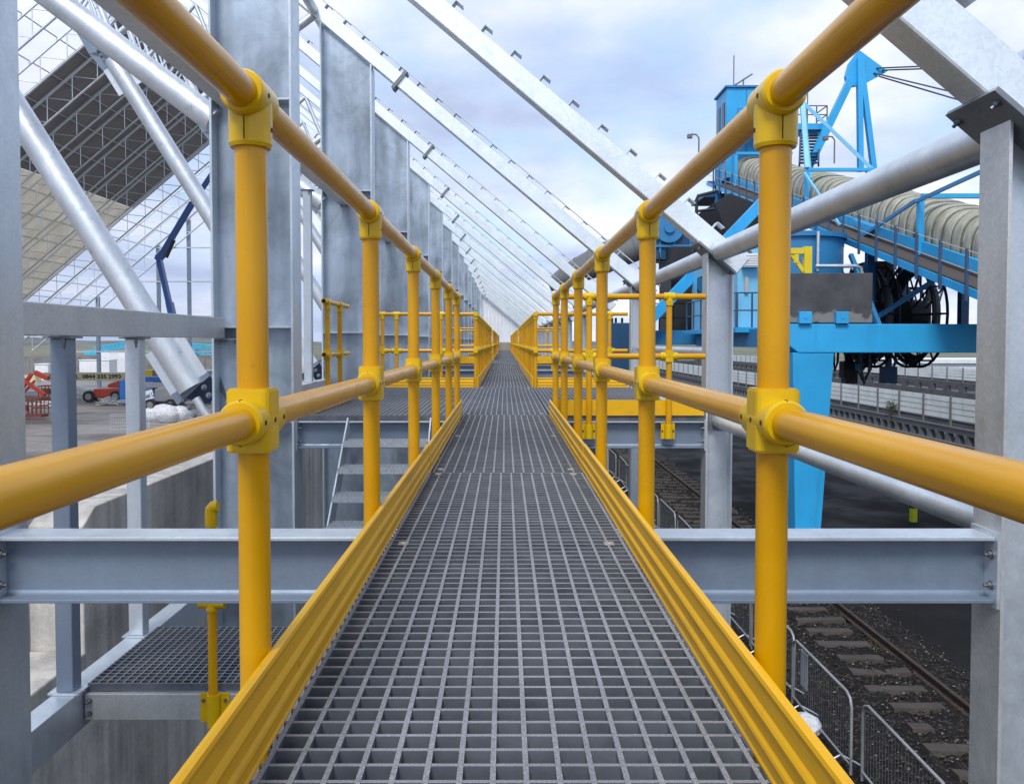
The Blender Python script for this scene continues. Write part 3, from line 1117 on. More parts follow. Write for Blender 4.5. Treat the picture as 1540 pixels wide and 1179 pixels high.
def guard_rail(label, p0, p1, posts, inward, toes=None, z=0.0, skip_toe=False, ext=(0, 0), palm=True, gap=.030):
    """straight run between p0 and p1 (x, y); posts = distances along it"""
    a, b = Vector((p0[0], p0[1], z)), Vector((p1[0], p1[1], z))
    d = (b - a).normalized()
    r = thing('guard_rail', a, label, 'guard rail', 'yellow guard rails')
    rz = math.atan2(d.y, d.x) - math.pi / 2
    for name, zz in (('top_rail', ZT), ('mid_rail', ZM)):
        m = MB()
        m.hollow(a - d * ext[0] + Vector((0, 0, zz)), b + d * ext[1] + Vector((0, 0, zz)), TR, TR - .006, 24)
        m.build(name, 'yellow_tube', r)
    n = Vector((*inward, 0))
    flip = math.pi if (Matrix.Rotation(rz, 3, 'Z') @ Vector((1, 0, 0))).dot(n) < 0 else 0
    for s in posts:
        po = put_mesh('post', RM['post'], r, d * s, rz)
        put_mesh('tee_fitting', RM['tee'], po, (0, 0, ZT))
        put_mesh('cross_fitting', RM['cross'], po, (0, 0, ZM))
        if palm:
            put_mesh('foot_bracket', RM['palm'], po, (0, 0, 0), flip)
    if not skip_toe:
        L = (b - a).length
        for t0, t1, off in (toes or [(0, L, 0)]):
            toe_board(r, a + d * t0 + n * (gap + off), a + d * t1 + n * (gap + off), n)
    return r


PXL, PXR = -.424, .452
near_posts = [.17, 1.41, 2.66, 3.9, 5.15, 6.35, 7.42]
for x, n, nm in ((PXL, 1, 'left'), (PXR, -1, 'right')):
    ys = -1.1
    guard_rail(f'yellow guard rail along the near {nm} edge of the walkway', (x, ys), (x, 7.45), [p - ys for p in near_posts], (n, 0),
               [(0, 4.30 - ys, 0), (4.315 - ys, 7.55 - ys, .003)], gap=.029 if n > 0 else .040)
# corridor runs between the side platforms
segs = [(FY(2) + .09, FY(5) - .09), (FY(6) + .09, FY(9) - .09), (FY(10) + .09, FY(13) - .09)]
for i, (a, b) in enumerate(segs):
    for x, n, nm in ((PXL, 1, 'left'), (PXR, -1, 'right')):
        L = b - a
        k = 11
        guard_rail(f'yellow guard rail on the {nm} of the walkway beyond the {ORD[i]} side platform', (x, a), (x, b), [.03 + (L - .06) * j / k for j in range(k + 1)], (n, 0), gap=.029 if n > 0 else .040)
# rails across the platform ends
for n, k in enumerate((1, 5, 9)):
    for s, nm in ((-1, 'left'), (1, 'right')):
        x0, x1 = (PXL - .03, XL + .06) if s < 0 else (PXR + .03, XR - .02)
        L = abs(x1 - x0)
        yb = FY(k + 1) + .12
        guard_rail(f'yellow guard rail across the far end of the {ORD[n]} {nm} platform', (x0, yb), (x1, yb), [L * .35, L * .82, L * .97] if s < 0 else [L * .2, L * .8], (0, -1), palm=True)
        if s > 0 or k > 1:
            ya = FY(k) - .118
            guard_rail(f'yellow guard rail across the near end of the {ORD[n]} {nm} platform', (x0, ya), (x1, ya), [L * .21, L * .755], (0, 1))
# short end rail at the left edge of the first platform
guard_rail('short yellow guard rail with open tube ends at left of first platform', (-1.80, 8.35), (-1.80, 9.62), [.16, .80], (1, 0), toes=[(-.6, 1.25, 0)])


def lower_landing():
    r = thing('stair_landing', (-1.6, 4.9, -1.4), 'lower grating landing at the foot of the steel stair', 'landing')
    m = MB(); grating(m, -2.46, -.62, 4.90, 5.88, z=-1.35, w=.008); m.build('grating', GM, r)
    m = MB(); m.box(-2.47, -.6, 4.86, 4.898, -1.555, -1.40); m.build('edge_channel', 'galv_grey', r, .003)
    m = MB(); m.box(-2.47, -.6, 5.885, 5.92, -1.555, -1.40); m.build('edge_channel', 'galv_grey', r, .003)
    m = MB(); m.box(-.6, -.56, 4.86, 5.92, -1.555, -1.40); m.build('edge_channel', 'galv_grey', r, .003)
    b = Bolts()
    for z in (-1.44, -1.515):
        b.bolt((-2.44, 4.859, z), (0, -1, 0), .011, .02)
    b.build('bolts', 'bolt_steel', r)
    for x in (-1.68, -.7):
        m = MB(); m.box(x - .04, x + .04, 5.86 - .04, 5.86 + .02, G, -1.556); m.build('leg', 'galv_dark', r)
    # lone stanchion with open fittings on the landing edge
    s = thing('handrail_stanchion', (-1.70, 4.83, -1.55), 'single yellow stanchion with empty fittings on the lower landing edge', 'stanchion')
    m = MB(); m.tube((-1.70, 4.82, -1.55), (-1.70, 4.82, -.34), TR, 20); m.build('post', 'yellow_tube', s)
    m = MB(); m.tube((-1.70, 4.82, -.40), (-1.70, 4.82, -.31), .0345, 20)
    m.path([(-1.70, 4.82, -.32), (-1.698, 4.82, -.30), (-1.685, 4.82, -.285), (-1.66, 4.82, -.282)], .0345, 16); m.build('elbow_fitting', 'yellow_fitting', s)
    m = MB(); m.hollow((-1.775, 4.82, -.845), (-1.625, 4.82, -.845), .034, .027); m.tube((-1.70, 4.82, -.89), (-1.70, 4.82, -.80), .0345, 20); m.build('tee_fitting', 'yellow_fitting', s)
    m = MB(); m.box(-1.785, -1.615, 4.845, 4.858, -1.56, -1.39); m.tube((-1.70, 4.82, -1.57), (-1.70, 4.82, -1.385), .036, 20)
    m.cur = 1
    for dx in (-.065, .065):
        m.tube((-1.70 + dx, 4.835, -1.43), (-1.70 + dx, 4.846, -1.43), .011, 6)
    m.build('foot_bracket', ['yellow_fitting', 'bolt_steel'], s)
    # stair from the platform down to the landing
    t = thing('steel_stair', (-1.03, 5.95, -1.4), 'galvanised open-tread stair dropping from the platform to the lower landing', 'stair')
    x0, x1 = -1.40, -.66
    top, bot = Vector((0, 7.52, -.08)), Vector((0, 5.93, -1.46))
    for x in (x0, x1):
        m = MB(); m.bar((x, top.y, top.z), (x, bot.y, bot.z), .012, .19); m.build('stringer', 'galv_flange', t)
    n = 7
    for i in range(1, n):
        u = i / n
        y = 7.55 + (5.86 - 7.55) * u; z = -1.35 * u
        m = MB()
        m.box(x0 + .008, x1 - .008, y - .12, y - .108, z - .04, z)
        m.box(x0 + .008, x1 - .008, y + .108, y + .12, z - .04, z)
        m.box(x0 + .008, x1 - .008, y - .135, y - .1205, z - .045, z + .003)
        for j in range(21):
            xx = x0 + .03 + (x1 - x0 - .06) * j / 20
            m.box(xx - .0025, xx + .0025, y - .107, y + .107, z - .03, z - .001)
        for q in range(5):
            yy = y - .07 + .035 * q
            m.box(x0 + .009, x1 - .009, yy - .002, yy + .002, z - .012, z)
        for xx in (x0 + .004, x1 - .010):
            m.box(xx + .0045, xx + .0075, y - .107, y + .107, z - .07, z)
        m.build('tread', 'grating_tread', t)


lower_landing()


def concrete_walls():
    rnd = random.Random(2)
    m = MB()
    xs = -3.22
    # high length with a rough broken near end
    n = 30
    for i in range(1):
        m.prism([(6.35, G), (66, G), (66, -.62), (6.55, -.62), (6.42, -.70), (6.35, -.74)], 'yz', xs - .42, xs)
    solo(m, 'retaining_wall', 'concrete', 'long board-marked concrete wall running behind the left plate columns', 'wall', bevel=.012)
    m = MB()
    m.prism([(-3, G), (6.345, G), (6.345, -1.70), (5.2, -1.72), (4.7, -1.68), (3, -1.71), (-3, -1.71)], 'yz', xs - .46, xs + .02)
    solo(m, 'low_wall', 'concrete', 'lower stained concrete wall beneath the left landing', 'wall', bevel=.015)


concrete_walls()


def end_wall():
    y = FY(14) + .35
    m = MB()
    x0, x1 = -1.86, 2.05
    n = 13
    for i in range(n):
        a = x0 + (x1 - x0) * i / n; b = x0 + (x1 - x0) * (i + 1) / n - .02
        m.prism([(a, .62), (b, .62), (b, zu(b) + .3), (a, zu(a) + .3)], 'xz', y, y + .05)
    solo(m, 'gable_cladding', 'clad_white', 'white clad wall closing the far end of the walkway', 'wall')
    m = MB(); m.box(x0, x1, y - .04, y + .09, -.05, .60)
    for i in range(8):
        m.box(x0 + .5 * i, x0 + .5 * i + .06, y - .07, y - .041, -.05, .60)
    solo(m, 'end_barrier', 'end_brown', 'brown panelled barrier at the far end of the walkway', 'barrier')


end_wall()


# ================================================================ LEFT SLOPE OF THE SHED
def left_slope():
    proto = None
    S2 = Vector((1, 0, TAN)).normalized()
    N2 = Vector((-TAN, 0, 1)).normalized()
    xe = 2 * AX - 1.9

    def zl(x):
        return zu(2 * AX - x)
    for k in range(9, NFR):
        if proto is None:
            y = FY(k)
            r = proto = thing('roof_truss', (xe, y, zl(xe)), '', 'roof truss', 'lattice roof trusses of the far slope')
            a, b = Vector((xe, y, zl(xe))), Vector((AX, y, AZ))
            m = MB(); m.bar(a + N2 * .08, b + N2 * .08, .15, .15, N2); m.build('top_chord', 'galv_bright', r)
            dz = Vector((0, 0, -1.9))
            m = MB(); m.tube(a + dz, b + dz, .085, 12); m.build('bottom_chord', 'galv_tube', r)
            m = MB()
            n = 15
            for i in range(n + 1):
                p = a + (b - a) * (i / n)
                m.tube(p, p + dz, .038, 8)
                if i < n:
                    q = a + (b - a) * ((i + 1) / n)
                    m.tube(p, q + dz, .034, 8)
            m.build('web_lattice', 'galv_tube', r)
        else:
            r = copy_tree(proto); r.location = (xe, FY(k), zl(xe))
        r['label'] = f'lattice roof truss of the far roof slope, {ORD[k - 9]} visible from the near side'
    np_ = 15
    for i in range(np_):
        x = xe + 1.0 + (AX - xe - 1.5) * i / (np_ - 1)
        c0 = Vector((x, FY(9), zl(x))) + N2 * .26; c1 = Vector((x, FY(23), zl(x))) + N2 * .26
        m = MB(); m.bar(c0, c1, .07, .12, N2)
        solo(m, 'purlin', 'galv_grey', f'thin purlin along the far roof slope, {ORD[i]} up from its eaves', 'purlin', 'purlins of the far roof slope')
    # bracing along the slope, zigzag in the plane of the bottom chords
    # sheeting
    xb = -41.2
    a0, a1 = FY(13) + 2.9, FY(20) + .3

    def sheet(x0, x1, mat, name, lab, cat):
        m = MB()
        step = .35
        n = int((a1 - a0) / step)
        vs, fs = [], []
        for i in range(n + 1):
            yy = a0 + (a1 - a0) * i / n
            h = .33 + (.035 if i % 2 else 0)
            for x in (x0, x1):
                vs.append(Vector((x, yy, zl(x))) + N2 * h)
        for i in range(n + 1):
            yy = a0 + (a1 - a0) * i / n
            h = .375 + (.035 if i % 2 else 0)
            for x in (x0, x1):
                vs.append(Vector((x, yy, zl(x))) + N2 * h)
        o = 2 * (n + 1)
        for i in range(n):
            fs += [(2 * i, 2 * i + 1, 2 * i + 3, 2 * i + 2), (o + 2 * i, o + 2 * i + 2, o + 2 * i + 3, o + 2 * i + 1)]
        m.add(vs, fs)
        solo(m, name, mat, lab, cat)
    sheet(xb, AX - .1, 'roof_sheet', 'roof_sheeting', 'dark roof sheeting on the upper part of the far slope', 'roof')
    sheet(xe - 1.0, xb - .03, 'rooflight', 'translucent_sheeting', 'pale translucent sheeting on the lower part of the far slope', 'roof')
    # far gable posts
    yg = FY(23) + .45
    rnd = random.Random(4)
    for i, x in enumerate((-56, -52.0, -48.2, -44.2, -40.3, -36.4, -32.4)):
        r = thing('gable_post', (x, yg, G), f'tall galvanised gable post at the far end, {ORD[i]} from the left', 'steel post', 'gable posts at the far end')
        m = MB(); m.box(x - .2, x + .2, yg - .2, yg + .2, G + .02, zl(x) + .2); m.build('shaft', 'galv_beam', r)
        m = MB(); m.box(x - .4, x + .4, yg - .4, yg + .4, G, G + .02); m.build('base_plate', 'galv_dark', r)
    for i, z in enumerate((-.6, 3.9, 8.3, 12.6)):
        xa = max(-58, (z - 49.8) / TAN)
        m = MB(); m.box(xa, -30, yg - .32, yg - .21, z - .08, z + .08)
        solo(m, 'gable_rail', 'galv_flange', f'thin sheeting rail across the far gable posts, {ORD[i]} up from the ground', 'rail', 'sheeting rails of the far gable')


left_slope()


# ================================================================ STACKER (right)
def stacker():
    r = thing('stacker_machine', (8.1, 22.5, G), 'big blue rail-mounted stacker with counterweight, tower and mast', 'stacker')
    # portal: beam and tapered legs
    m = MB(); y0, y1 = 21.9, 23.0
    m.prism([(7.36, 1.13), (15.6, 1.13), (15.6, .38), (7.68, .38), (7.36, .62)], 'xz', y0, y1)
    m.build('portal_beam', 'blue', r, .02)
    for xa in (7.54, 14.2):
        m = MB()
        b, tt = G + .6, .379
        vs = [(xa, y0 + .02, tt), (xa + 1.08, y0 + .02, tt), (xa + 1.08, y1 - .02, tt), (xa, y1 - .02, tt), (xa + .16, y0 + .14, b), (xa + .82, y0 + .14, b), (xa + .82, y1 - .14, b), (xa + .16, y1 - .14, b)]
        m.add(vs, [(0, 1, 2, 3), (7, 6, 5, 4), (0, 4, 5, 1), (1, 5, 6, 2), (2, 6, 7, 3), (3, 7, 4, 0)])
        lg = m.build('leg', 'blue', r, .015)
        m = MB(); m.box(xa + .1, xa + .9, 21.4, 23.5, G + .25, G + .6)
        for yy in (21.7, 22.45, 23.2):
            m.tube((xa + .4, yy, G + .28), (xa + .6, yy, G + .28), .28, 18)
        m.build('bogie', 'blue_dark', lg)
    for xa in (7.54, 14.2):
        xq = xa if xa < 10 else 18.9
        m = MB(); m.box(xq, xq + .9, 31.0, 32.0, G + .5, .5)
        m.build('leg', 'blue_dark', r)
    m = MB(); m.box(7.3, 19.9, 31.0, 32.0, .5, 1.1); m.box(7.4, 8.4, 23.0, 31, .5, 1.05); m.box(14.3, 15.3, 23.0, 31, .5, 1.05); m.build('rear_portal', 'blue_mid', r)
    rq = random.Random(31)
    for i in range(14):                     # slack cables and pipes slung below the deck
        x = 11.3 + rq.uniform(0, 1.9); y = 27 + rq.uniform(0, 3.5); dp = rq.uniform(.5, 1.7)
        w = rq.uniform(.15, .7)
        m = MB(); m.path([(x, y, .92), (x + .05, y, .92 - dp * .7), (x + w * .4, y, .92 - dp), (x + w * .8, y, .92 - dp * .75), (x + w, y, .92)], .045, 6); m.build('slung_cable', 'cable', r)
    for x, y, z0, mt in ((11.5, 28.2, -.55, 'black_steel'), (12.1, 29.5, -.8, 'black_steel'), (12.6, 27.6, -.7, 'blue_dark')):
        m = MB(); m.box(x, x + .16, y, y + .16, z0, .929); m.box(x - .12, x + .3, y - .1, y + .3, z0, z0 + .55); m.build('drop_pipe', mt, r)
    for x, y, z in ((11.75, 27.9, -.3), (12.35, 28.8, -.05)):
        m = MB(); m.box(x, x + .22, y, y + .2, z, z + .3); m.tube((x + .11, y + .1, z + .3), (x + .11, y + .1, .929), .03, 6); m.build('motor', 'cyan', r)
    m = MB(); m.box(8.401, 14.299, 25.5, 30.999, .93, 1.10); m.build('deck', 'blue_dark', r)
    m = MB(); m.box(7.0, 9.62, 21.95, 23.2, 1.16, 2.46); m.build('counterweight', 'dark_block', r, .02)
    for x in (7.66, 8.62):
        m = MB(); m.box(x, x + .33, 21.80, 21.943, 1.14, 1.45); m.tube((x + .17, 21.79, 1.3), (x + .17, 21.80, 1.3), .05, 10); m.build('clamp', 'blue', r, .01)
    # slewing drum with hatch pipes
    m = MB(); m.tube((9.35, 27.2, 1.1), (9.35, 27.2, 4.0), 1.5, 40); m.tube((9.35, 27.2, 3.9), (9.35, 27.2, 4.05), 1.6, 40); m.build('slew_drum', 'blue_mid', r)
    m = MB(); m.path([(9.4, 25.4, 2.95), (10.6, 25.4, 2.95), (10.75, 25.4, 2.9), (10.8, 25.4, 2.7)], .06, 10); m.path([(9.5, 25.5, 2.8), (9.5, 25.5, 4.0)], .05, 8); m.build('pipe', 'galv_tube', r)
    # yellow davit
    m = MB(); m.box(8.29, 8.50, 23.25, 23.45, 1.2, 3.30); m.box(7.80, 8.289, 23.27, 23.43, 3.10, 3.26); m.bar((7.95, 23.35, 3.10), (8.29, 23.35, 2.62), .1, .1); m.box(8.02, 8.14, 23.28, 23.42, 2.85, 3.10)
    m.build('davit', 'crane_yellow', r)
    # equipment house
    m = MB(); m.box(7.35, 9.2, 26.5, 33.0, 1.1, 3.72)
    eh = m.build('equipment_house', 'blue_pale', r, .02)
    m = MB(); m.box(7.30, 9.26, 26.42, 33.1, 3.72, 3.84); m.build('roof', 'blue', eh)
    for yy in (27.3, 29.3, 31.2):
        m = MB(); m.box(7.325, 7.35, yy, yy + .8, 2.5, 3.1); m.build('window', 'glass_dark', eh)
    m = MB(); m.box(7.45, 7.95, 26.2, 26.49, 3.0, 3.42)
    for i in range(5):
        m.box(7.47, 7.93, 26.18, 26.199, 3.04 + i * .075, 3.075 + i * .075)
    m.build('air_conditioner', 'white', eh)
    m = MB(); m.box(7.55, 7.67, 26.42, 26.49, 2.2, 2.7); m.build('lamp_box', 'clip_steel', eh)
    m = MB(); m.box(7.0, 9.2, 25.4, 26.49, .95, 1.1); m.box(6.95, 7.345, 26.5, 33.0, .95, 1.1); m.build('walkway', 'blue', r)
    m = MB()
    for x in (7.05, 7.5, 7.95, 8.4, 8.85):
        m.tube((x, 25.45, 1.1), (x, 25.45, 2.15), .03, 8)
    for z in (1.62, 2.15):
        m.tube((7.05, 25.45, z), (9.1, 25.45, z), .022, 8)
    for i in range(7):
        m.tube((7.02, 25.45 + i * 1.15, 1.1), (7.02, 25.45 + i * 1.15, 2.15), .03, 8)
    for z in (1.62, 2.15):
        m.tube((7.02, 25.45, z), (7.02, 32.4, z), .022, 8)
    m.build('railing', 'blue_post', r)
    # long girder reaching to the left with its end carriage
    m = MB(); m.box(5.0, 8.6, 33.6, 34.6, .55, 1.12); m.build('girder', 'blue_mid', r, .02)
    m = MB(); m.box(4.15, 4.98, 33.4, 34.8, -.95, 1.42); m.build('end_carriage', 'blue_dark', r, .02)
    m = MB()
    for x in (4.3, 4.45, 4.7):
        m.tube((x, 33.6, 1.42), (x, 33.6, 1.62), .05, 8)
    for x in [5.1 + .55 * i for i in range(7)]:
        m.tube((x, 33.65, 1.12), (x, 33.65, 2.2), .028, 8)
    for z in (1.62, 2.2):
        m.tube((5.1, 33.65, z), (8.5, 33.65, z), .022, 8)
    m.box(5.8, 7.2, 34.2, 34.6, 3.35, 3.43)
    for x in (5.9, 6.3, 6.7, 7.1):
        m.tube((x, 34.25, 3.43), (x, 34.25, 4.3), .025, 8)
    m.tube((5.9, 34.25, 3.9), (7.1, 34.25, 3.9), .02, 8)
    m.build('railing', 'black_steel', r)
    m = MB(); m.bar((5.35, 33, 1.15), (10.6, 33, 6.65), .4, .42, (0, 1, 0)); m.build('strut', 'blue', r)
    m = MB(); m.box(6.9, 9.6, 34.8, 37.5, 1.1, 4.6); m.build('machinery_casing', 'black_steel', r)
    # drive drum house
    m = MB(); m.prism([(6.35, 4.2), (8.3, 4.05), (8.6, 5.1), (8.2, 5.55), (6.5, 5.5)], 'xz', 36, 37.6); m.build('drive_frame', 'blue_dark', r, .03)
    m = MB(); m.tube((7.0, 35.8, 5.5), (7.0, 37.2, 5.5), .62, 28); m.tube((7.0, 35.7, 5.5), (7.0, 35.8, 5.5), .22, 16); m.build('drive_drum', 'blue_mid', r)
    m = MB()
    for x in (6.6, 7.2, 7.9):
        m.box(x, x + .08, 35.93, 36, 4.25, 5.35)
    m.box(6.3, 8.5, 35.9, 35.99, 4.7, 4.8); m.build('rib', 'blue_mid', r)
    m = MB(); m.prism([(9.0, 6.6), (9.6, 7.0), (11.2, 6.4), (11.0, 5.0), (10.2, 4.4), (9.6, 5.0)], 'xz', 36, 40); m.build('chute', 'black_steel', r)
    m = MB(); m.path([(8.15, 35.8, 5.2), (8.15, 35.8, 6.7), (8.2, 35.8, 6.85), (9.0, 35.8, 7.05)], .07, 8); m.path([(8.15, 35.8, 6.2), (8.9, 35.8, 6.3)], .06, 8)
    m.build('pipe', 'black_steel', r)
    # grey boom hood on the far left, seam ribs across it
    hd = MB()
    n, L = 20, 8
    A, B = Vector((2.6, 46.0, 3.9)), Vector((8.6, 44.0, 6.35))
    ax = (B - A).normalized(); sd = Vector((0, 1, 0)) - ax * ax.y; sd.normalize(); up = ax.cross(sd)
    if up.z < 0:
        up = -up
    vs = []
    for j in range(L + 1):
        c = A + (B - A) * (j / L)
        rr = 1.55 * math.sqrt(max(.04, 1 - ((L - j) / (L + .6)) ** 3))
        for i in range(n + 1):
            t_ = R(10 + 200 * i / n)
            vs.append(c + sd * math.cos(t_) * rr * 1.3 + up * (math.sin(t_) * rr * .75 - .2))
    fs = [(j * (n + 1) + i, j * (n + 1) + i + 1, (j + 1) * (n + 1) + i + 1, (j + 1) * (n + 1) + i) for j in range(L) for i in range(n)]
    hd.add(vs, fs, True)
    for j in range(0, L + 1):
        hd.path([Vector(v) for v in vs[j * (n + 1):(j + 1) * (n + 1)]], .035, 6)
    hd.build('boom_hood', 'dome_grey', r)
    # tower cabin
    m = MB(); m.box(11.55, 13.5, 44, 46.2, 9.2, 13.85)
    tw = m.build('tower_cabin', 'blue', r, .03)
    m = MB(); m.box(11.45, 13.6, 43.9, 46.3, 13.85, 13.95); m.build('roof', 'blue_mid', tw)
    for yy in (44.4, 45.3):
        for z in (11.8, 10.1):
            m = MB(); m.box(11.52, 11.55, yy, yy + .5, z, z + 1.4); m.build('window', 'glass_dark', tw)
    m = MB(); m.box(12.9, 13.4, 43.97, 44, 12.6, 13.4); m.box(12.55, 12.6, 43.985, 44, 9.6, 13.8); m.build('hatch', 'blue_mid', tw)
    m = MB(); m.tube((11.9, 44, 13.95), (11.9, 44, 15.5), .03, 8); m.bar((12.0, 44, 14.0), (12.9, 44.2, 14.6), .14, .08); m.tube((12.4, 44, 13.95), (12.4, 44, 14.3), .04, 8); m.build('antenna', 'grey_steel', tw)
    m = MB(); m.box(11.7, 13.6, 42.6, 43.95, 11.2, 11.3)
    for x in (11.75, 12.3, 12.9, 13.5):
        m.tube((x, 42.65, 11.3), (x, 42.65, 12.4), .028, 8)
    for z in (11.85, 12.4):
        m.tube((11.75, 42.65, z), (13.5, 42.65, z), .022, 8)
    m.box(11.0, 11.3, 43.9, 44.2, 6.0, 11.2); m.box(13.2, 13.5, 44.3, 44.6, 7, 9.6); m.box(11.6, 11.9, 44.3, 44.6, 7, 9.6)
    m.build('access_platform', 'blue_mid', r)
    # A-frame mast with head plate, stays and stairs
    m = MB()
    y = 38.0
    K = 1260 / 38.0

    def P(px, py):
        return ((px - 759) / K, .66 + (514 - py) / K)
    m.prism([P(1284, 82), P(1270, 101), P(1265, 120), P(1267, 130), P(1273, 136), P(1292, 132), P(1327, 113)], 'xz', y - .12, y + .12)
    mast = m.build('head_plate', 'blue', r)
    m = MB()
    for (a, b, w) in ((P(1284, 95), P(1286, 262), .24), (P(1286, 100), P(1306, 262), .24)):
        m.bar((a[0], y - .14, a[1]), (b[0], y - .3, b[1]), .22, w, (0, 1, 0))
    m.build('mast_leg', 'blue', r)
    m = MB(); a, b = P(1271, 128), P(1205, 275); m.bar((a[0], y - .1, a[1]), (b[0], y + .3, b[1]), .3, .34, (0, 1, 0)); m.build('mast_strut', 'blue', r)
    m = MB()
    for px, py, qx, qy in ((1310, 109, 1560, 158), (1318, 112, 1560, 163), (1306, 116, 1600, 268), (1314, 121, 1600, 290)):
        a, b = P(px, py), P(qx, qy)
        m.tube((a[0], y - .13, a[1]), (b[0], y - 6, b[1]), .035, 8)
    m.build('stay_cable', 'cable', r)
    m = MB()                                  # stairs and landing beside the mast
    nst = 10
    for i in range(nst):
        u = (i + .5) / nst
        xa, xb2 = P(1214 - 20 * u, 0)[0], P(1240 - 20 * u, 0)[0]
        z = P(0, 194 + 58 * u)[1]
        m.box(xa, xb2, 39.0 - 1.6 * u, 39.26 - 1.6 * u, z - .05, z)
    for e in (0, 1):
        a, b = P(1213 + 28 * e, 190), P(1192 + 28 * e, 254)
        m.bar((a[0], 39.1, a[1]), (b[0], 37.4, b[1]), .08, .22)
    m.build('stair', 'blue_dark', r)
    m = MB(); a, b = P(1190, 182), P(1252, 191); m.box(a[0], b[0], 38.8, 40.2, b[1], a[1]); m.build('landing', 'blue', r)
    m = MB()
    za, zb_ = P(0, 182)[1], P(0, 155)[1]
    for px in (1195, 1219, 1234, 1250):
        x = P(px, 0)[0]
        m.tube((x, 38.85, za), (x, 38.85, zb_), .035, 8)
    for f in (.5, 1):
        z = za + (zb_ - za) * f
        m.tube((P(1195, 0)[0], 38.85, z), (P(1250, 0)[0], 38.85, z), .028, 8); m.tube((P(1250, 0)[0], 38.85, z), (P(1250, 0)[0], 40.1, z), .028, 8)
    m.tube((P(1220, 0)[0], 38.85, za), (P(1220, 0)[0], 38.85, za + 1.9), .03, 8)
    m.build('railing', 'grey_steel', r)
    for px, py in ((1238, 225), (1041, 222)):
        m = MB()
        a = P(px, py)
        m.path([(a[0], 37, a[1] - .9), (a[0], 37, a[1] + .1), (a[0] - .1, 37, a[1] + .25), (a[0] - .35, 37, a[1] + .28)], .035, 8)
        m.box(a[0] - .5, a[0] - .3, 36.9, 37.1, a[1] + .1, a[1] + .26)
        m.build('floodlight', 'grey_steel', r)


stacker()


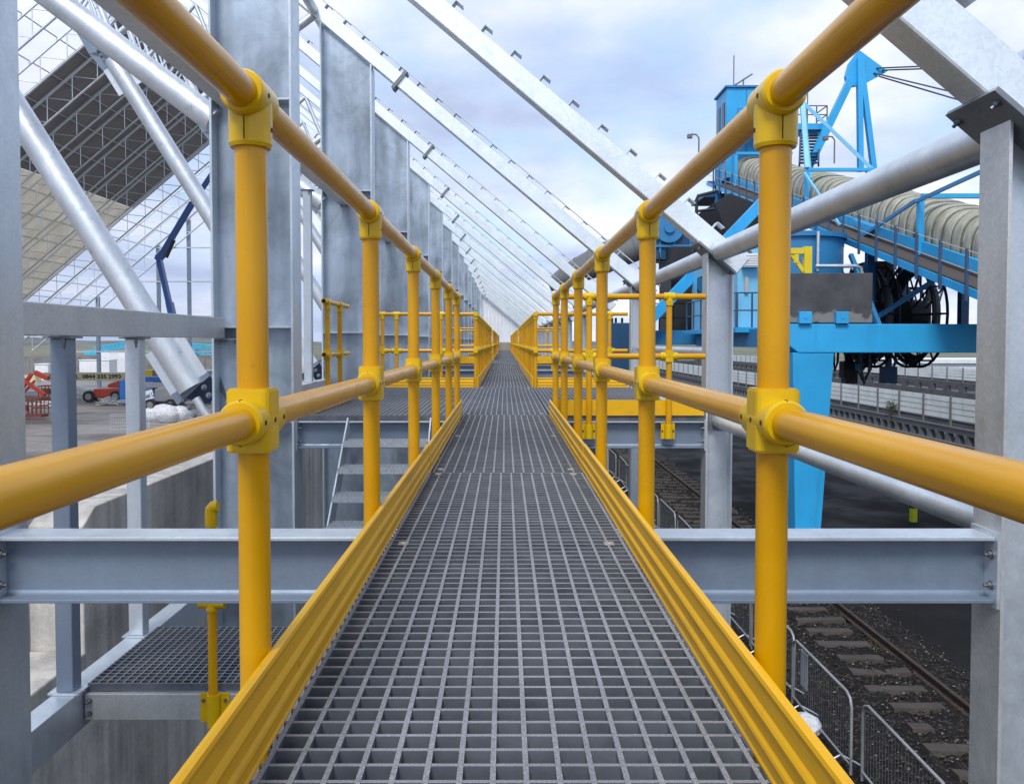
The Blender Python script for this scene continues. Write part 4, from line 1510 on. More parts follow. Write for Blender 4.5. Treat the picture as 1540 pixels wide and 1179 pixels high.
def tripper():
    """covered conveyor gallery rising away from the camera"""
    r = thing('conveyor_gallery', (12.5, 19, 1.5), 'inclined blue conveyor gallery under a ribbed beige hood', 'conveyor')
    SL = .285

    def zb(y):
        return 1.60 + SL * (y - 19.4)
    ya, yb_ = -3.0, 46.0
    m = MB()
    for x0, x1, d0, d1 in ((11.0, 11.06, 0, .2), (11.75, 11.85, .26, .66), (13.9, 14.0, .2, .66), (14.7, 14.76, 0, .2)):
        m.prism([(ya, zb(ya) + d0), (yb_, zb(yb_) + d0), (yb_, zb(yb_) + d1), (ya, zb(ya) + d1)], 'yz', x0, x1)
    m.build('girder', 'blue', r)
    m = MB(); m.prism([(ya, zb(ya) + .18), (yb_, zb(yb_) + .18), (yb_, zb(yb_) + .24), (ya, zb(ya) + .24)], 'yz', 11.061, 14.69); m.build('walkway', 'brown_grating', r)
    m = MB(); m.prism([(ya, zb(ya) + .25), (yb_, zb(yb_) + .25), (yb_, zb(yb_) + .33), (ya, zb(ya) + .33)], 'yz', 11.72, 11.748); m.build('kick_plate', 'brown_grating', r)
    # hood of arched sheets with a sunk weathered seam at every half metre
    m = MB()
    prof = [(0.0, -.05), (.03, -.05), (.05, .0), (.10, .014), (.20, .022), (.30, .014), (.36, .0), (.385, -.025), (.41, -.025), (.435, 0)]
    n, PER = 26, .5
    rows = [-1.5 + PER * q + a for q in range(91) for a, _ in prof]
    vs, fs = [], []
    rg = random.Random(21)
    jit = [rg.uniform(-.02, .02) for _ in range(91)]
    for j, y in enumerate(rows):
        bump = prof[j % len(prof)][1] + jit[j // len(prof)]
        for i in range(n + 1):
            tt = math.pi * i / n
            cx, cz = -math.cos(tt), math.sin(tt)
            q = (abs(cx) ** 2.8 + abs(cz) ** 2.8) ** (-1 / 2.8)
            vs.append((12.90 + cx * q * (.98 + bump), y, zb(y) + .60 + cz * q * (1.08 + bump)))
    light, dark = [], []
    for j in range(len(rows) - 1):
        for i in range(n):
            a = j * (n + 1) + i
            (dark if j % len(prof) in (9, 0, 1) or j % len(prof) == 7 else light).append((a, a + 1, a + n + 2, a + n + 1))
    m.add(vs, light, True)
    m.cur = 1
    for f in dark:
        m.f.append(f); m.sm.append(True); m.mi.append(1)
    m.cur = 0
    m.build('hood', ['hood', 'hood_seam'], r)
    m = MB(); m.prism([(11.95, zb(-1.5) + .5), (13.85, zb(-1.5) + .5), (13.85, zb(-1.5) + 1.5), (11.95, zb(-1.5) + 1.5)], 'xz', -1.4, -1.3); m.build('belt_end', 'black_steel', r)
    k = 0
    y = -2.0
    while y < 45.5:
        m = MB(); m.box(10.94, 11.0, y - .035, y + .035, zb(y) - .12, zb(y) + 1.12)
        m.build('stanchion', 'blue_post', r)
        y += 1.22
    for h in (.62, 1.08):
        m = MB(); m.bar((10.97, ya, zb(ya) + h), (10.97, yb_, zb(yb_) + h), .02, .02); m.build('hand_wire', 'clip_steel', r)
    # portal frames over the hood with cross bracing
    for y in (23.8, 32.8, 42.9):
        z0 = zb(y)
        m = MB(); m.box(11.66, 11.82, y - .08, y + .08, z0 + .25, z0 + 1.859); m.box(14.05, 14.2, y - .08, y + .08, z0 + .25, z0 + 1.859); m.box(11.78, 14.6, y - .09, y + .09, z0 + 1.86, z0 + 1.98)
        m.build('portal_frame', 'blue', r)
    m = MB()
    m.bar((11.62, 23.8, zb(23.8) + 1.8), (11.62, 27.3, zb(27.3) + .25), .07, .1); m.build('brace', 'blue_mid', r)
    m = MB(); m.bar((11.62, 23.7, zb(23.7) + 1.8), (11.62, 20.5, zb(20.5) + 2.9), .07, .1); m.build('brace', 'blue_mid', r)
    m = MB(); m.bar((11.62, 32.7, zb(32.7) + 1.8), (11.62, 29.2, zb(29.2) + .3), .07, .09); m.build('brace', 'blue_pale', r)
    top = (11.95, 34.0, 10.3)
    for a, b, w in (((11.75, 32.8, zb(32.8) + 1.98), top, .17), ((12.15, 33.6, zb(33.6) + 1.5), top, .15), (top, (14.35, 32.9, zb(32.8) + 1.95), .13)):
        m = MB(); m.bar(a, b, w, w); m.build('hanger', 'blue_pale', r)
    m = MB(); m.prism([(28.2, zb(28.2) + .64), (26.6, zb(26.6) + .64), (27.3, zb(27.3) + .1)], 'yz', 11.66, 11.749); m.build('gusset', 'blue', r)
    # head platform at the upper end
    m = MB(); m.prism([(44, zb(44) - .4), (47, zb(44) - .4), (47, zb(44) - .2), (44, zb(44) - .2)], 'yz', 10.4, 14.8)
    m.build('head_platform', 'blue_dark', r)
    for x, y0 in ((11.3, 26), (11.3, 30), (14.2, 26), (14.2, 30)):
        m = MB(); m.box(x - .12, x + .12, y0 - .12, y0 + .12, 1.10, zb(y0)); m.build('trestle_post', 'blue_dark', r)
    for a, b in (((11.3, 26, 1.3), (11.3, 30, zb(30) - .3)), ((11.3, 30, 1.3), (11.3, 26, zb(26) - .3)), ((11.3, 25.9, 1.3), (14.2, 25.9, zb(26) - .3)), ((11.0, 24.6, 1.1), (10.9, 26.5, 3.4))):
        MB().bar(a, b, .12, .13).build('trestle_brace', 'blue_mid', r)


tripper()


def reels():
    for i, (x, lab) in enumerate(((12.15, 'black spoked cable reel under the conveyor gallery, left of the pair'), (13.65, 'black spoked cable reel under the conveyor gallery, right of the pair'))):
        y, z, rr = 28.0, 1.55, 1.72
        r = thing('cable_reel', (x, y, G), lab, 'cable reel', 'cable reels under the gallery')
        m = MB()
        for off in (-.22, .22):
            pts = [(x + off, y + rr * math.cos(a), z + rr * math.sin(a)) for a in [2 * math.pi * j / 36 for j in range(37)]]
            m.path(pts, .045, 8)
        for j in range(12):
            a = 2 * math.pi * j / 12
            m.tube((x - .22, y + rr * math.cos(a), z + rr * math.sin(a)), (x + .22, y + rr * math.cos(a), z + rr * math.sin(a)), .03, 8)
        m.build('rim', 'black_steel', r)
        for j in range(12):
            a = 2 * math.pi * j / 12
            m = MB()
            for off in (-.22, .22):
                m.tube((x + off, y, z), (x + off, y + rr * math.cos(a), z + rr * math.sin(a)), .03, 8)
            m.build('spoke', 'black_steel', r)
        m = MB(); m.tube((x - .3, y, z), (x + .3, y, z), .5, 24); m.build('hub', 'black_steel', r)
        m = MB(); m.bar((x + .32, y - .2, z), (x + .32, 31.0, 1.3), .16, .3); m.box(x + .2, x + .44, 30.6, 31.2, 1.101, 1.4); m.build('bracket', 'black_steel', r)
        for q in range(3):
            m = MB()
            pts = [(x - .1 + .1 * q, y + (rr * .93 - .1 * q) * math.cos(a), z + (rr * .93 - .1 * q) * math.sin(a)) for a in [2 * math.pi * j / 36 for j in range(37)]]
            m.path(pts, .07, 8); m.build('cable_turn', 'cable', r)
    r = thing('substation_frame', (11.8, 30, G), 'dark steel frame with grey cabinet below the conveyor gallery', 'steel frame')
    m = MB()
    for x in (10.9, 11.8, 12.6, 13.6, 14.6, 15.4):
        for y in (30.5, 31.9):
            m.box(x - .07, x + .07, y - .07, y + .07, 1.101, 3.2 if x < 14 else 2.6)
    for z in (1.6, 2.1, 2.6, 3.1):
        for y in (30.5, 31.9):
            m.box(10.9, 15.4 if z < 2.7 else 13.6, y - .05, y + .05, z - .05, z + .05)
    m.build('frame', 'black_steel', r)
    m = MB(); m.box(10.9, 13.1, 30.6, 31.8, 1.15, 2.75); m.build('cabinet', 'grey_steel', r)
    m = MB(); m.box(13.3, 14.2, 30.6, 31.8, 1.15, 3.6); m.build('cabinet', 'black_steel', r)
    m = MB()
    for i in range(9):
        x = 10.9 + i * .5
        m.path([(x, 30.3, 3.1), (x + .2, 30.2, 2.3 - .1 * (i % 3)), (x + .7, 30.2, 2.0), (x + 1.1, 30.3, 3.3)], .045, 6)
    m.build('hose', 'cable', r)


reels()


# ================================================================ YARD CONVEYORS (right)
def yard_conveyor(x, zt, zb_, y0, y1, step, label, legs):
    r = thing('yard_conveyor', (x, y0, G), label, 'conveyor', 'low yard conveyors')
    n = int((y1 - y0) / step)
    H = zt - zb_
    for i in range(n):
        a = y0 + i * step
        m = MB()
        for q in range(4):
            z0 = zb_ + H * q / 4; z1 = zb_ + H * (q + 1) / 4
            m.prism([(x, z0), (x - .045, z0 + .02), (x - .03, z1 - .012), (x, z1 - .012)], 'xz', a + .07, a + step - .07)
        if i < 56:
            m.build('cladding_panel', 'panel_white', r)
        m = MB(); m.box(x - .10, x - .02, a - .06, a + .06, zb_ - .75, zt + .05); m.build('post', 'grey_steel', r)
    m = MB()
    if legs:
        m.box(x - .25, x + .1, y0, y1, zb_ - .72, zb_ - .36)
        m.box(x - .32, x + .2, y0, y1, zb_ - .42, zb_ - .36)
        m.box(x - .45, x + 2.6, y0, y1, G, G + .35); m.box(x - .5, x + 2.7, y0, y1, G + .35, G + .40)
        m.build('bed_beam', 'grey_steel', r)
        m = MB()
        y = y0
        while y < y1:
            m.prism([(y - .28, G + .401), (y + .28, G + .401), (y + .09, zb_ - .722), (y - .09, zb_ - .722)], 'yz', x - .22, x + .05)
            y += step / 3
        tag(m.build('trestle_feet', 'grey_steel', r), kind='stuff')
        m = MB(); m.box(x + 1.9, x + 2.1, y0, y1, zb_ - .5, zb_ + .5); m.box(x + .15, x + 1.9, y0, y1, zb_ - .2, zb_ - .1); m.build('belt', 'black_steel', r)
    else:
        m.box(x - .2, x + .2, y0, y1, zb_ - .6, zb_ - .25); m.box(x - .3, x + 1.5, y0, y1, G, zb_ - 1.2)
        m.build('bed_beam', 'dark_concrete', r)
        m = MB()
        y = y0
        while y < y1:
            m.box(x - .2, x + .1, y - .5, y + .5, zb_ - 1.199, zb_ - .601)
            y += step / 1.0
        tag(m.build('trestle_feet', 'dark_concrete', r), kind='stuff')
    return r


yard_conveyor(24.6, -2.36, -3.60, 10, 160, 3.0, 'nearer low conveyor with white slatted side panels', True)
yard_conveyor(45.5, -1.95, -3.15, 44, 200, 3.0, 'farther low conveyor with white slatted side panels on dark concrete', False)


def right_far():
    m = MB(); m.box(70, 130, 150, 165, G, -3.2); m.prism([(69, -3.2), (131, -3.2), (131, -2.5), (69, -2.5)], 'xz', 149.5, 166)
    solo(m, 'low_warehouse', 'clad_white', 'long pale low shed beyond the yard conveyors', 'building')
    r = thing('bollard', (13.35, 27.2, G), 'small yellow-green bollard on the dark asphalt near the blue leg', 'bollard')
    m = MB(); m.tube((13.35, 27.2, G), (13.35, 27.2, G + .85), .12, 18); m.tube((13.35, 27.2, G + .85), (13.35, 27.2, G + .92), .12, 18, r2=.05); m.build('post', 'hivis', r)
    m = MB(); m.tube((13.35, 27.2, G + .45), (13.35, 27.2, G + .6), .122, 18); m.build('band', 'black_steel', r)
    m = MB(); m.box(10.8, 11.3, 46, 46.5, G, -3.9); m.box(10.95, 11.15, 45.9, 46.6, -3.9, -3.6)
    # weed bush growing in front of the panels
    rnd = random.Random(9)
    b = MB()
    cx, cy, cz = 24.35, 52.6, -3.55
    for k in range(420):
        d = Vector((rnd.gauss(0, 1), rnd.gauss(0, 1), rnd.gauss(0, 1) + .3)).normalized() * rnd.uniform(.1, .55)
        p = Vector((cx, cy, cz)) + d
        q = Vector((rnd.uniform(-1, 1), rnd.uniform(-1, 1), rnd.uniform(-1, 1))) * .09
        s_ = Vector((rnd.uniform(-1, 1), rnd.uniform(-1, 1), rnd.uniform(-1, 1))) * .05
        b.add([p - q, p + s_, p + q], [(0, 1, 2)])
    r = thing('bush', (cx, cy, G), 'small straggly bush growing against the white conveyor panels', 'bush')
    b.build('leaves', 'weed', r)
    MB().tube((cx, cy, G), (cx, cy, cz), .03, 8).build('stem', 'rail_rust', r)


right_far()


# ================================================================ CROWD BARRIERS
def barriers():
    x = 4.62
    L, H = 2.25, 1.1
    r = thing('crowd_barrier', (x, 0, G), '', 'barrier', 'crowd barriers beside the track')
    z = G + .12
    off = (x, 0, G)
    m = MB()
    a, b = .03, L - .03
    c = .16
    pts = [(x, a, z + .05), (x, a, z + H - c), (x, a + c * .3, z + H - c * .3), (x, a + c, z + H), (x, b - c, z + H), (x, b - c * .3, z + H - c * .3), (x, b, z + H - c), (x, b, z + .05)]
    m.path(pts, .02, 10); m.tube((x, a, z + .17), (x, b, z + .17), .016, 10)
    m.build('frame', 'barrier_zinc', r, off=off)
    m = MB()
    n = 26
    for i in range(1, n):
        y = a + (b - a) * i / n
        m.tube((x, y, z + .17), (x, y, z + H - .01), .0019, 6, caps=False)
    m.build('infill', 'galv_dark', r, off=off)
    for y in (.35, L - .35):
        m = MB(); m.path([(x - .28, y, z + .0), (x - .2, y, z + .05), (x, y, z + .16), (x + .2, y, z + .05), (x + .28, y, z + .0)], .014, 8); m.build('foot', 'galv_tube', r, off=off)
    rnd = random.Random(6)
    for i in range(13):
        o = r if i == 0 else copy_tree(r)
        o.location = (x + rnd.uniform(-.06, .06), 6.15 + i * 2.34, G)
        o.rotation_euler = (0, 0, rnd.uniform(-.025, .025))
        o['label'] = f'grey metal crowd barrier beside the disused track, {ORD[i]} from the near end'
        if i == 2:
            m = MB(); m.box(x - .022, x - .012, 1.62, 1.95, z + .5, z + .98)
    for i, (bx, by, s) in enumerate(((4.45, 12.15, 1.0), (3.95, 16.6, .9), (3.9, 26.5, 1.0))):
        m = MB()
        rg = random.Random(40 + i)
        n1, n2 = 14, 9
        vs, fs = [], []
        for j in range(n2 + 1):
            ph = math.pi * j / n2
            for q in range(n1):
                th = 2 * math.pi * q / n1
                k = 1 + rg.uniform(-.09, .09)
                vs.append((bx + .19 * s * k * math.sin(ph) * math.cos(th), by + .30 * s * k * math.cos(ph), G + .26 + .13 * s * k * math.sin(ph) * math.sin(th)))
        for j in range(n2):
            for q in range(n1):
                fs.append((j * n1 + q, j * n1 + (q + 1) % n1, (j + 1) * n1 + (q + 1) % n1, (j + 1) * n1 + q))
        m.add(vs, fs, True)
        solo(m, 'sandbag', 'white_bag', ['white sandbag on the foot of the barrier nearest the rusty rail', 'white sandbag behind a barrier foot near the second right-hand column', 'white sandbag far along the row of barriers'][i], 'sandbag', 'sandbags on the barrier feet')
    # strip of white board tied to one barrier
    m = MB()
    for q in range(4):
        m.box(x - .034, x - .024, 12.55 + q * .075, 12.60 + q * .075, z + .45, z + 1.0)
    solo(m, 'board_strip', 'galv_flange', 'pale slatted strip tied to a crowd barrier', 'board')


barriers()


# ================================================================ YARD PLANT (left)
def wheel(parent, x, y, z, r, w):
    m = MB(); m.tube((x, y, z), (x, y + w, z), r, 24); o = m.build('wheel', 'tyre', parent, .03)
    m = MB(); m.tube((x, y - .02, z), (x, y, z), r * .55, 18); m.build('rim', 'engine_grey', o)
    return o


def yard():
    # red knuckle-boom lift at the left edge
    Y = 65.0
    K = 1260 / Y

    def P(px, py, y=Y):
        k = 1260 / y
        return Vector(((px - 759) / k, y, .66 + (514 - py) / k))
    r = thing('knuckle_boom_lift', P(40, 628), 'red knuckle-boom lift with two cages at the left edge', 'boom lift')

    def bars(name, mat, rows, parent, y=Y):
        m = MB()
        for a, b, w in rows:
            m.bar(P(*a, y), P(*b, y), w, w, (0, 1, 0))
        return m.build(name, mat, parent)
    bars('lower_arm', 'lift_red', [((14, 612), (47, 562), .24), ((26, 600), (52, 572), .15)], r)
    bars('upper_arm', 'lift_red', [((22, 562), (66, 594), .26), ((52, 560), (72, 569), .34), ((30, 568), (58, 588), .12)], r, Y - .5)

    def cage(x0, x1, yt, yb, y, lab):
        a, b = P(x0, yb, y), P(x1, yt, y)
        m = MB(); m.box(a.x, b.x, y - .5, y + .5, a.z, a.z + .22)
        n = 6
        for i in range(n + 1):
            x = a.x + (b.x - a.x) * i / n
            for yy in (y - .5, y + .5):
                m.box(x - .025, x + .025, yy - .025, yy + .025, a.z + .22, b.z)
        for z in (b.z, (a.z + b.z) / 2 + .1):
            for yy in (y - .5, y + .5):
                m.box(a.x, b.x, yy - .03, yy + .03, z - .03, z + .03)
            for x in (a.x, b.x):
                m.box(x - .03, x + .03, y - .5, y + .5, z - .03, z + .03)
        m.box(a.x + .4, a.x + .9, y - .62, y - .3, a.z + .5, a.z + .95)
        m.build('cage', 'basket_red', r)
    cage(28, 66, 598, 627, Y - 1.5, '')
    cage(62, 93, 580, 602, Y + 1, '')
    a = P(5, 628)
    m = MB(); m.box(a.x - 1.5, a.x + 1.0, Y - 1, Y + 1, G + .5, G + 1.6); m.build('chassis', 'lift_red', r)
    for dx in (-1.0, .6):
        wheel(r, a.x + dx, Y - 1.2, G + .5, .5, .35)
    # second red lift with black tyres
    Y2 = 82.0
    c = P(140, 595, Y2)
    r = thing('red_boom_lift', (c.x, Y2, G), 'red boom lift with big black tyre beside the blue power pack', 'boom lift')
    for dx in (0, 2.6):
        for dy in (-1.1, .8):
            wheel(r, c.x + dx, Y2 + dy, G + .56, .56, .4)
    m = MB(); a, b = P(146, 597, Y2), P(192, 584, Y2); m.box(a.x, b.x, Y2 - .9, Y2 + .9, a.z, b.z); m.build('chassis', 'lift_red', r, .06)
    m = MB(); m.prism([(P(165, 0, Y2).x, P(0, 582, Y2).z), (P(198, 0, Y2).x, P(0, 583, Y2).z), (P(215, 0, Y2).x, P(0, 563, Y2).z), (P(188, 0, Y2).x, P(0, 570, Y2).z), (P(167, 0, Y2).x, P(0, 577, Y2).z)], 'xz', Y2 - .7, Y2 + .7)
    m.build('turret', 'lift_red', r, .08)
    # blue power pack
    Y3 = 80.0
    a, b = P(183, 602, Y3), P(195.5, 571, Y3)
    r = thing('power_pack', (a.x, Y3, G), 'blue upright power pack standing in the yard', 'generator')
    m = MB(); m.box(a.x, b.x, Y3 - .6, Y3 + .6, G + .1, b.z); m.build('casing', 'lift_blue', r, .08)
    m = MB(); m.box(a.x - .03, b.x + .03, Y3 - .7, Y3 - .58, G, G + .12); m.box(a.x - .12, a.x + .02, Y3 - .4, Y3 + .2, G + .6, b.z - .3); m.build('skid', 'navy_boom', r)
    # mobile crane: long cream boom with the hire number
    Y4 = 88.0
    a, b = P(68, 573, Y4), P(206, 560, Y4)
    r = thing('mobile_crane', (-39, Y4, G), 'mobile crane with long cream boom lettered with a phone number', 'crane')
    m = MB(); m.prism([(a.x, a.z + .1), (b.x + 2, a.z), (b.x + 2, b.z), (a.x, b.z)], 'xz', Y4 - .45, Y4 + .45); m.build('boom', 'cream', r, .04)
    m = MB()
    q = P(86, 566, Y4); m.tube((q.x, Y4 - .47, q.z), (q.x, Y4 - .46, q.z), .5, 28)
    m.v = [(q.x + (x - q.x) * 1.35, y, q.z + (z - q.z) * .62) for x, y, z in m.v]
    ov = m.build('oval_badge', 'black_steel', r)
    m = MB(); m.tube((q.x, Y4 - .48, q.z), (q.x, Y4 - .471, q.z), .42, 28)
    m.v = [(q.x + (x - q.x) * 1.35, y, q.z + (z - q.z) * .55) for x, y, z in m.v]
    m.build('oval_centre', 'cream', ov)
    w0 = P(115, 569, Y4)
    text_mesh('phone_number', 'L  0844 335 2993', .56, 'lettering', r, (w0.x + .1, Y4 - .455, w0.z + .03), bold=.022, sx=1.2)
    m = MB(); a = P(205, 0, Y4); m.box(a.x, a.x + 6.5, Y4 - 1.2, Y4 + 1.2, G + .7, G + 1.6); m.build('carrier', 'cream', r, .05)
    m = MB(); q = P(218, 568, Y4); m.box(q.x, q.x + 1.1, Y4 - .9, Y4 + .2, q.z - .4, q.z + .85); m.build('cab', 'crane_yellow', r, .08)
    m = MB(); m.box(q.x + 1.15, q.x + 2.2, Y4 - .8, Y4 + .6, q.z - .5, q.z + .9); m.build('engine_cover', 'engine_grey', r, .08)
    for i in range(4):
        wheel(r, a.x + .8 + i * 1.6, Y4 - 1.3, G + .6, .6, .4)
    m = MB(); q = P(107, 0, Y4); m.box(q.x - .2, q.x + .2, Y4 - .3, Y4 + .3, G, P(0, 573, Y4).z); m.build('boom_rest', 'engine_grey', r)
    # blue and white lift with the lettered side
    Y5 = 72.0
    a = P(215, 0, Y5)
    r = thing('telescopic_lift', (a.x, Y5, G), 'grey and blue telescopic lift with white lettered side plate', 'boom lift')
    m = MB(); m.box(P(212, 0, Y5).x, P(300, 0, Y5).x, Y5 - .4, Y5 + .4, P(0, 574, Y5).z, P(0, 566, Y5).z); m.build('boom', 'navy_boom', r, .03)
    m = MB(); m.box(P(216, 0, Y5).x, P(300, 0, Y5).x, Y5 - .38, Y5 + .38, P(0, 583, Y5).z, P(0, 575, Y5).z); m.build('lower_boom', 'engine_grey', r, .03)
    m = MB(); m.bar(P(212, 598, Y5) + Vector((0, -.85, 0)), P(236.5, 591, Y5) + Vector((0, -.85, 0)), .1, 1.02, (0, 0, 1)); pl = m.build('side_plate', 'lift_blue', r)
    m = MB(); m.bar(P(213, 597.6, Y5) + Vector((0, -.905, 0)), P(236.2, 591, Y5) + Vector((0, -.905, 0)), .005, .74, (0, 0, 1)); m.build('plate_panel', 'white', pl)
    q = P(223.2, 598.4, Y5)
    text_mesh('lettering', 'Easi U', .54, 'navy_boom', r, (q.x, Y5 - .92, q.z), rot=(R(90), R(-15), 0), bold=.012, sx=.66)
    m = MB(); m.prism([(P(237, 0, Y5).x, P(0, 603, Y5).z), (P(266, 0, Y5).x, P(0, 604, Y5).z), (P(268, 0, Y5).x, P(0, 584, Y5).z), (P(255, 0, Y5).x, P(0, 580, Y5).z), (P(238, 0, Y5).x, P(0, 584, Y5).z)], 'xz', Y5 - .9, Y5 + .9); m.build('engine_cover', 'engine_grey', r, .1)
    m = MB(); m.box(P(222, 0, Y5).x, P(272, 0, Y5).x, Y5 - .8, Y5 + .8, G + .45, P(0, 602, Y5).z - .01); m.build('chassis', 'black_steel', r)
    for px in (232, 262):
        wheel(r, P(px, 0, Y5).x, Y5 - 1.05, G + .5, .5, .4)
    # tall navy boom lift raised high
    Y6 = 78.0
    a = P(285, 0, Y6)
    r = thing('raised_boom_lift', (a.x, Y6, G), 'navy articulated boom lift with its jointed arm raised high', 'boom lift')
    m = MB(); m.box(a.x - 1.3, a.x + 1.8, Y6 - 1, Y6 + 1, G + .5, G + 1.5); m.build('chassis', 'navy_boom', r, .08)
    for dx in (-1, 1.4):
        wheel(r, a.x + dx, Y6 - 1.2, G + .5, .5, .4)
    lo = MB(); p, q = P(284, 590, Y6), P(240, 384, Y6)
    lo.bar(p, q, .4, .62, (0, 1, 0))
    lo.bar(P(284, 590, Y6), P(256, 455, Y6), .5, .78, (0, 1, 0)); lo.build('lower_boom', 'navy_boom', r)
    h = MB()
    for i in range(8):
        c = p + (q - p) * (.60 + .05 * i)
        h.tube(c + Vector((0, -.22, 0)), c + Vector((0, -.206, 0)), .13, 12)
    h.build('boom_opening', 'white', r)
    m = MB(); m.bar(P(239, 392, Y6), P(250, 379, Y6), .5, .75, (0, 1, 0)); m.build('knuckle', 'navy_boom', r)
    m = MB(); m.bar(P(247, 381, Y6), P(292, 307, Y6), .4, .6, (0, 1, 0)); m.bar(P(285, 318, Y6), P(328, 255, Y6), .34, .45, (0, 1, 0)); m.build('upper_boom', 'navy_boom', r)
    m = MB(); m.tube(P(252, 388, Y6 - .5), P(264, 362, Y6 - .5), .16, 12); m.build('ram', 'black_steel', r)
    # bulk bags
    rows = [(222, 63.0, .9, 'white bulk bag left of the pale post in the yard'), (232, 62.0, 1.0, 'white bulk bag just right of the pale post'), (252, 61.0, 1.3, 'large white bulk bag at the foot of the tube brace'),
            (268, 61.5, 1.2, 'large white bulk bag farthest right of the group'), (243, 66.0, 1.0, 'white bulk bag behind the others')]
    for i, (px, y, s, lab) in enumerate(rows):
        rg = random.Random(60 + i)
        x = (px - 759) * y / 1260
        m = MB()
        n1, n2 = 16, 8
        vs, fs = [], []
        for j in range(n2 + 1):
            u = j / n2
            rad = .62 * s * (math.sin(math.pi * (.12 + .80 * u)) ** .45) * (1 if u < .98 else .3)
            for q in range(n1):
                th = 2 * math.pi * q / n1
                sq = (abs(math.cos(th)) ** 4 + abs(math.sin(th)) ** 4) ** -.25
                k = 1 + rg.uniform(-.08, .08)
                vs.append((x + rad * sq * k * math.cos(th), y + rad * sq * k * math.sin(th), G + u * .95 * s * (1 + rg.uniform(-.05, .05))))
        for j in range(n2):
            for q in range(n1):
                fs.append((j * n1 + q, j * n1 + (q + 1) % n1, (j + 1) * n1 + (q + 1) % n1, (j + 1) * n1 + q))
        fs.append(tuple(n2 * n1 + q for q in range(n1)))
        m.add(vs, fs, True)
        solo(m, 'bulk_bag', 'white_bag', lab, 'bag', 'white bulk bags in the yard')
    # mesh fence panels lying about
    for i, (px, y, w, lab) in enumerate(((163, 55.0, 2.6, 'wire mesh fence panel standing in the open yard'), (218, 56.5, 3.2, 'wire mesh fence panel before the white bags'), (163, 84, 2.0, 'pile-side wire fence panel by the blue power pack'))):
        x = (px - 759) * y / 1260
        r = thing('mesh_fence', (x, y, G), lab, 'fence', 'wire fence panels in the yard')
        m = MB()
        H = 1.1
        m.path([(x, y, G), (x, y, G + H), (x + w, y, G + H), (x + w, y, G)], .02, 6); m.build('frame', 'galv_tube', r)
        m = MB()
        for q in range(1, 18):
            m.tube((x + w * q / 18, y, G + .1), (x + w * q / 18, y, G + H), .006, 4, caps=False)
        for q in range(5):
            m.tube((x, y, G + .1 + q * .22), (x + w, y, G + .1 + q * .22), .006, 4, caps=False)
        m.build('mesh', 'galv_tube', r)
    # far concrete push wall, cabins, cyan machines
    m = MB()
    for i in range(16):
        xa = -92 + i * 4.2
        h = -1.75 if i % 5 else -1.55
        m.box(xa, xa + 4.17, 140, 140.8, G, h)
    solo(m, 'push_wall', 'push_concrete', 'grey concrete push wall across the far side of the yard', 'wall')
    for px, py0, py1, w, y, lab in ((119, 541, 0, 45, 128, 'long white site cabin left of the concrete wall'), (150, 528, 0, 46, 133, 'taller white site cabin behind the long one'), (283, 557, 0, 50, 96, 'white site cabin behind the foot of the tube brace'), (52, 547, 0, 20, 126, 'small white site cabin behind the cream boom')):
        k = 1260 / y
        x0 = (px - 759) / k; x1 = x0 + w / k
        r = thing('site_cabin', (x0, y, G), lab, 'cabin', 'white site cabins')
        zt = .66 + (514 - py0) / k
        m = MB(); m.box(x0, x1, y, y + 2.6, G, zt - .1); m.build('body', 'white', r)
        m = MB(); m.box(x0 - .1, x1 + .1, y - .1, y + 2.7, zt - .1, zt); m.build('roof', 'clad_white', r)
        
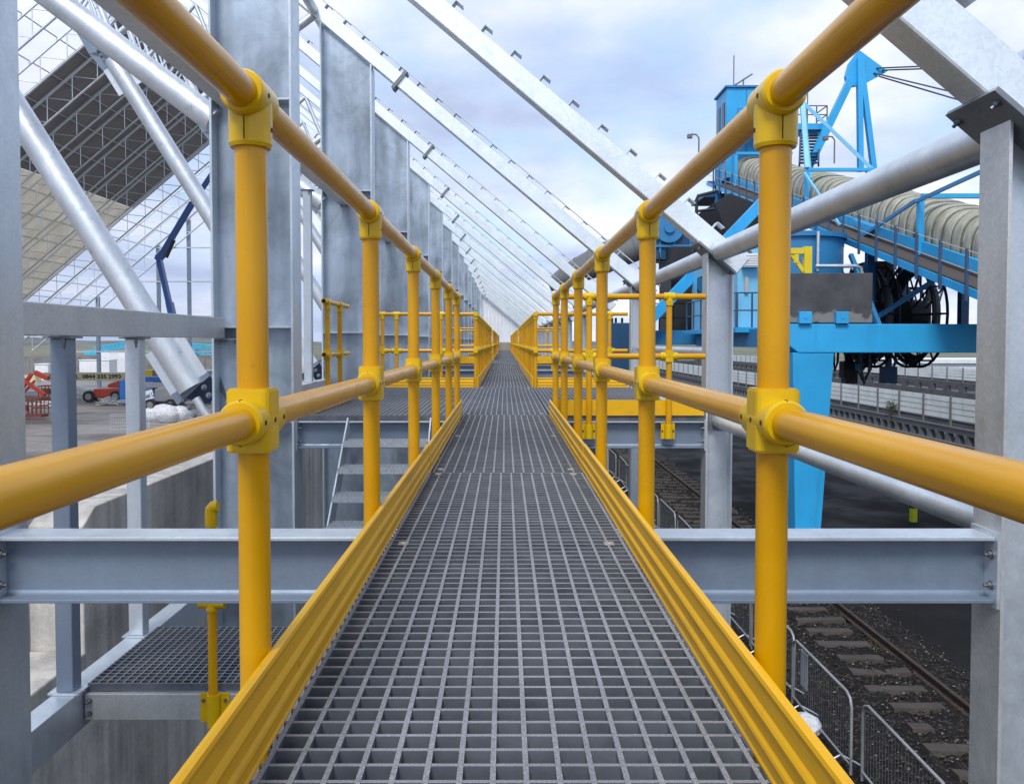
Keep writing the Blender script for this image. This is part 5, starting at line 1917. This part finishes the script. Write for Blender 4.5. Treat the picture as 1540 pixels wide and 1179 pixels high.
    def lattice(px0, px1, py0, py1, y, lab, slope):
        k = 1260 / y
        x0, x1 = (px0 - 759) / k, (px1 - 759) / k
        z0, z1 = .66 + (514 - py1) / k, .66 + (514 - py0) / k
        r = thing('cyan_crane', (x0, y, G), lab, 'crane', 'cyan cranes beyond the wall')
        n = 9
        m = MB()
        for yy in (y, y + 1.4):
            m.bar((x0, yy, z0), (x1, yy, z0 + slope), .22, .22); m.bar((x0, yy, z1), (x1, yy, z1 + slope), .22, .22)
            for i in range(n):
                u0, u1 = i / n, (i + 1) / n
                a = Vector((x0 + (x1 - x0) * u0, yy, z0 + slope * u0)); b = Vector((x0 + (x1 - x0) * u1, yy, z1 + slope * u1))
                m.bar(a, b, .14, .14); m.bar(b, (b.x, yy, z0 + slope * u1), .14, .14)
        m.build('lattice_boom', 'cyan', r)
        m = MB(); m.box(x0 - 1.5, x0 + 3.0, y - .5, y + 2, z0 - 1.4, z0 + .6); m.build('body', 'cyan', r)
        m = MB(); m.box(x0 - 1, x0 + 2.4, y - .3, y + 1.8, G, z0 - 1.4); m.box(x1 - .6, x1 - .2, y, y + .4, G, z0 + slope); m.build('support', 'engine_grey', r)
    lattice(140, 200, 523, 531, 160, 'cyan lattice crane with solid body beyond the wall, left one', 1.4)
    lattice(272, 332, 516, 530, 165, 'cyan lattice crane beyond the wall, right one behind the brace', -.5)
    # scrap, planks and rubble about the yard
    for px, y, w, lab, mt in ((166, 78.0, 2.2, 'heap of grey scrap wire and bars beside the blue power pack', 'galv_grey'), (60, 74.0, 1.8, 'small heap of broken pale timber near the red cages', 'panel_white'), (250, 70.0, 2.0, 'tangle of dark steel offcuts behind the white bags', 'black_steel')):
        rg = random.Random(px)
        x = (px - 759) * y / 1260
        m = MB()
        for q in range(60):
            a, e = rg.uniform(0, 3.14), rg.uniform(-.35, .35)
            c = Vector((x + rg.gauss(0, w * .3), y + rg.gauss(0, .6), G + .08 + abs(rg.gauss(0, .28))))
            d = Vector((math.cos(a), math.sin(a), math.sin(e) * .5)) * rg.uniform(.25, .8)
            m.bar(c - d, c + d, rg.uniform(.03, .10), rg.uniform(.02, .06))
        solo(m, 'scrap_heap', mt, lab, 'scrap heap')
    # yellowish low stacks
    for i, (px, w, y, lab) in enumerate(((24, 30, 120, 'low beige stack left of the cream boom'), (118, 44, 92, 'row of pale planks behind the red lift'))):
        x = (px - 759) * y / 1260
        m = MB()
        for q in range(3 if i == 0 else 2):
            m.box(x + q * .1, x + w * y / 1260 - q * .1, y, y + 1.5, G + q * .35, G + q * .35 + .33)
        solo(m, 'material_stack', 'cream' if i == 0 else 'panel_white', lab, 'stack')


yard()
bpy.context.view_layer.update()
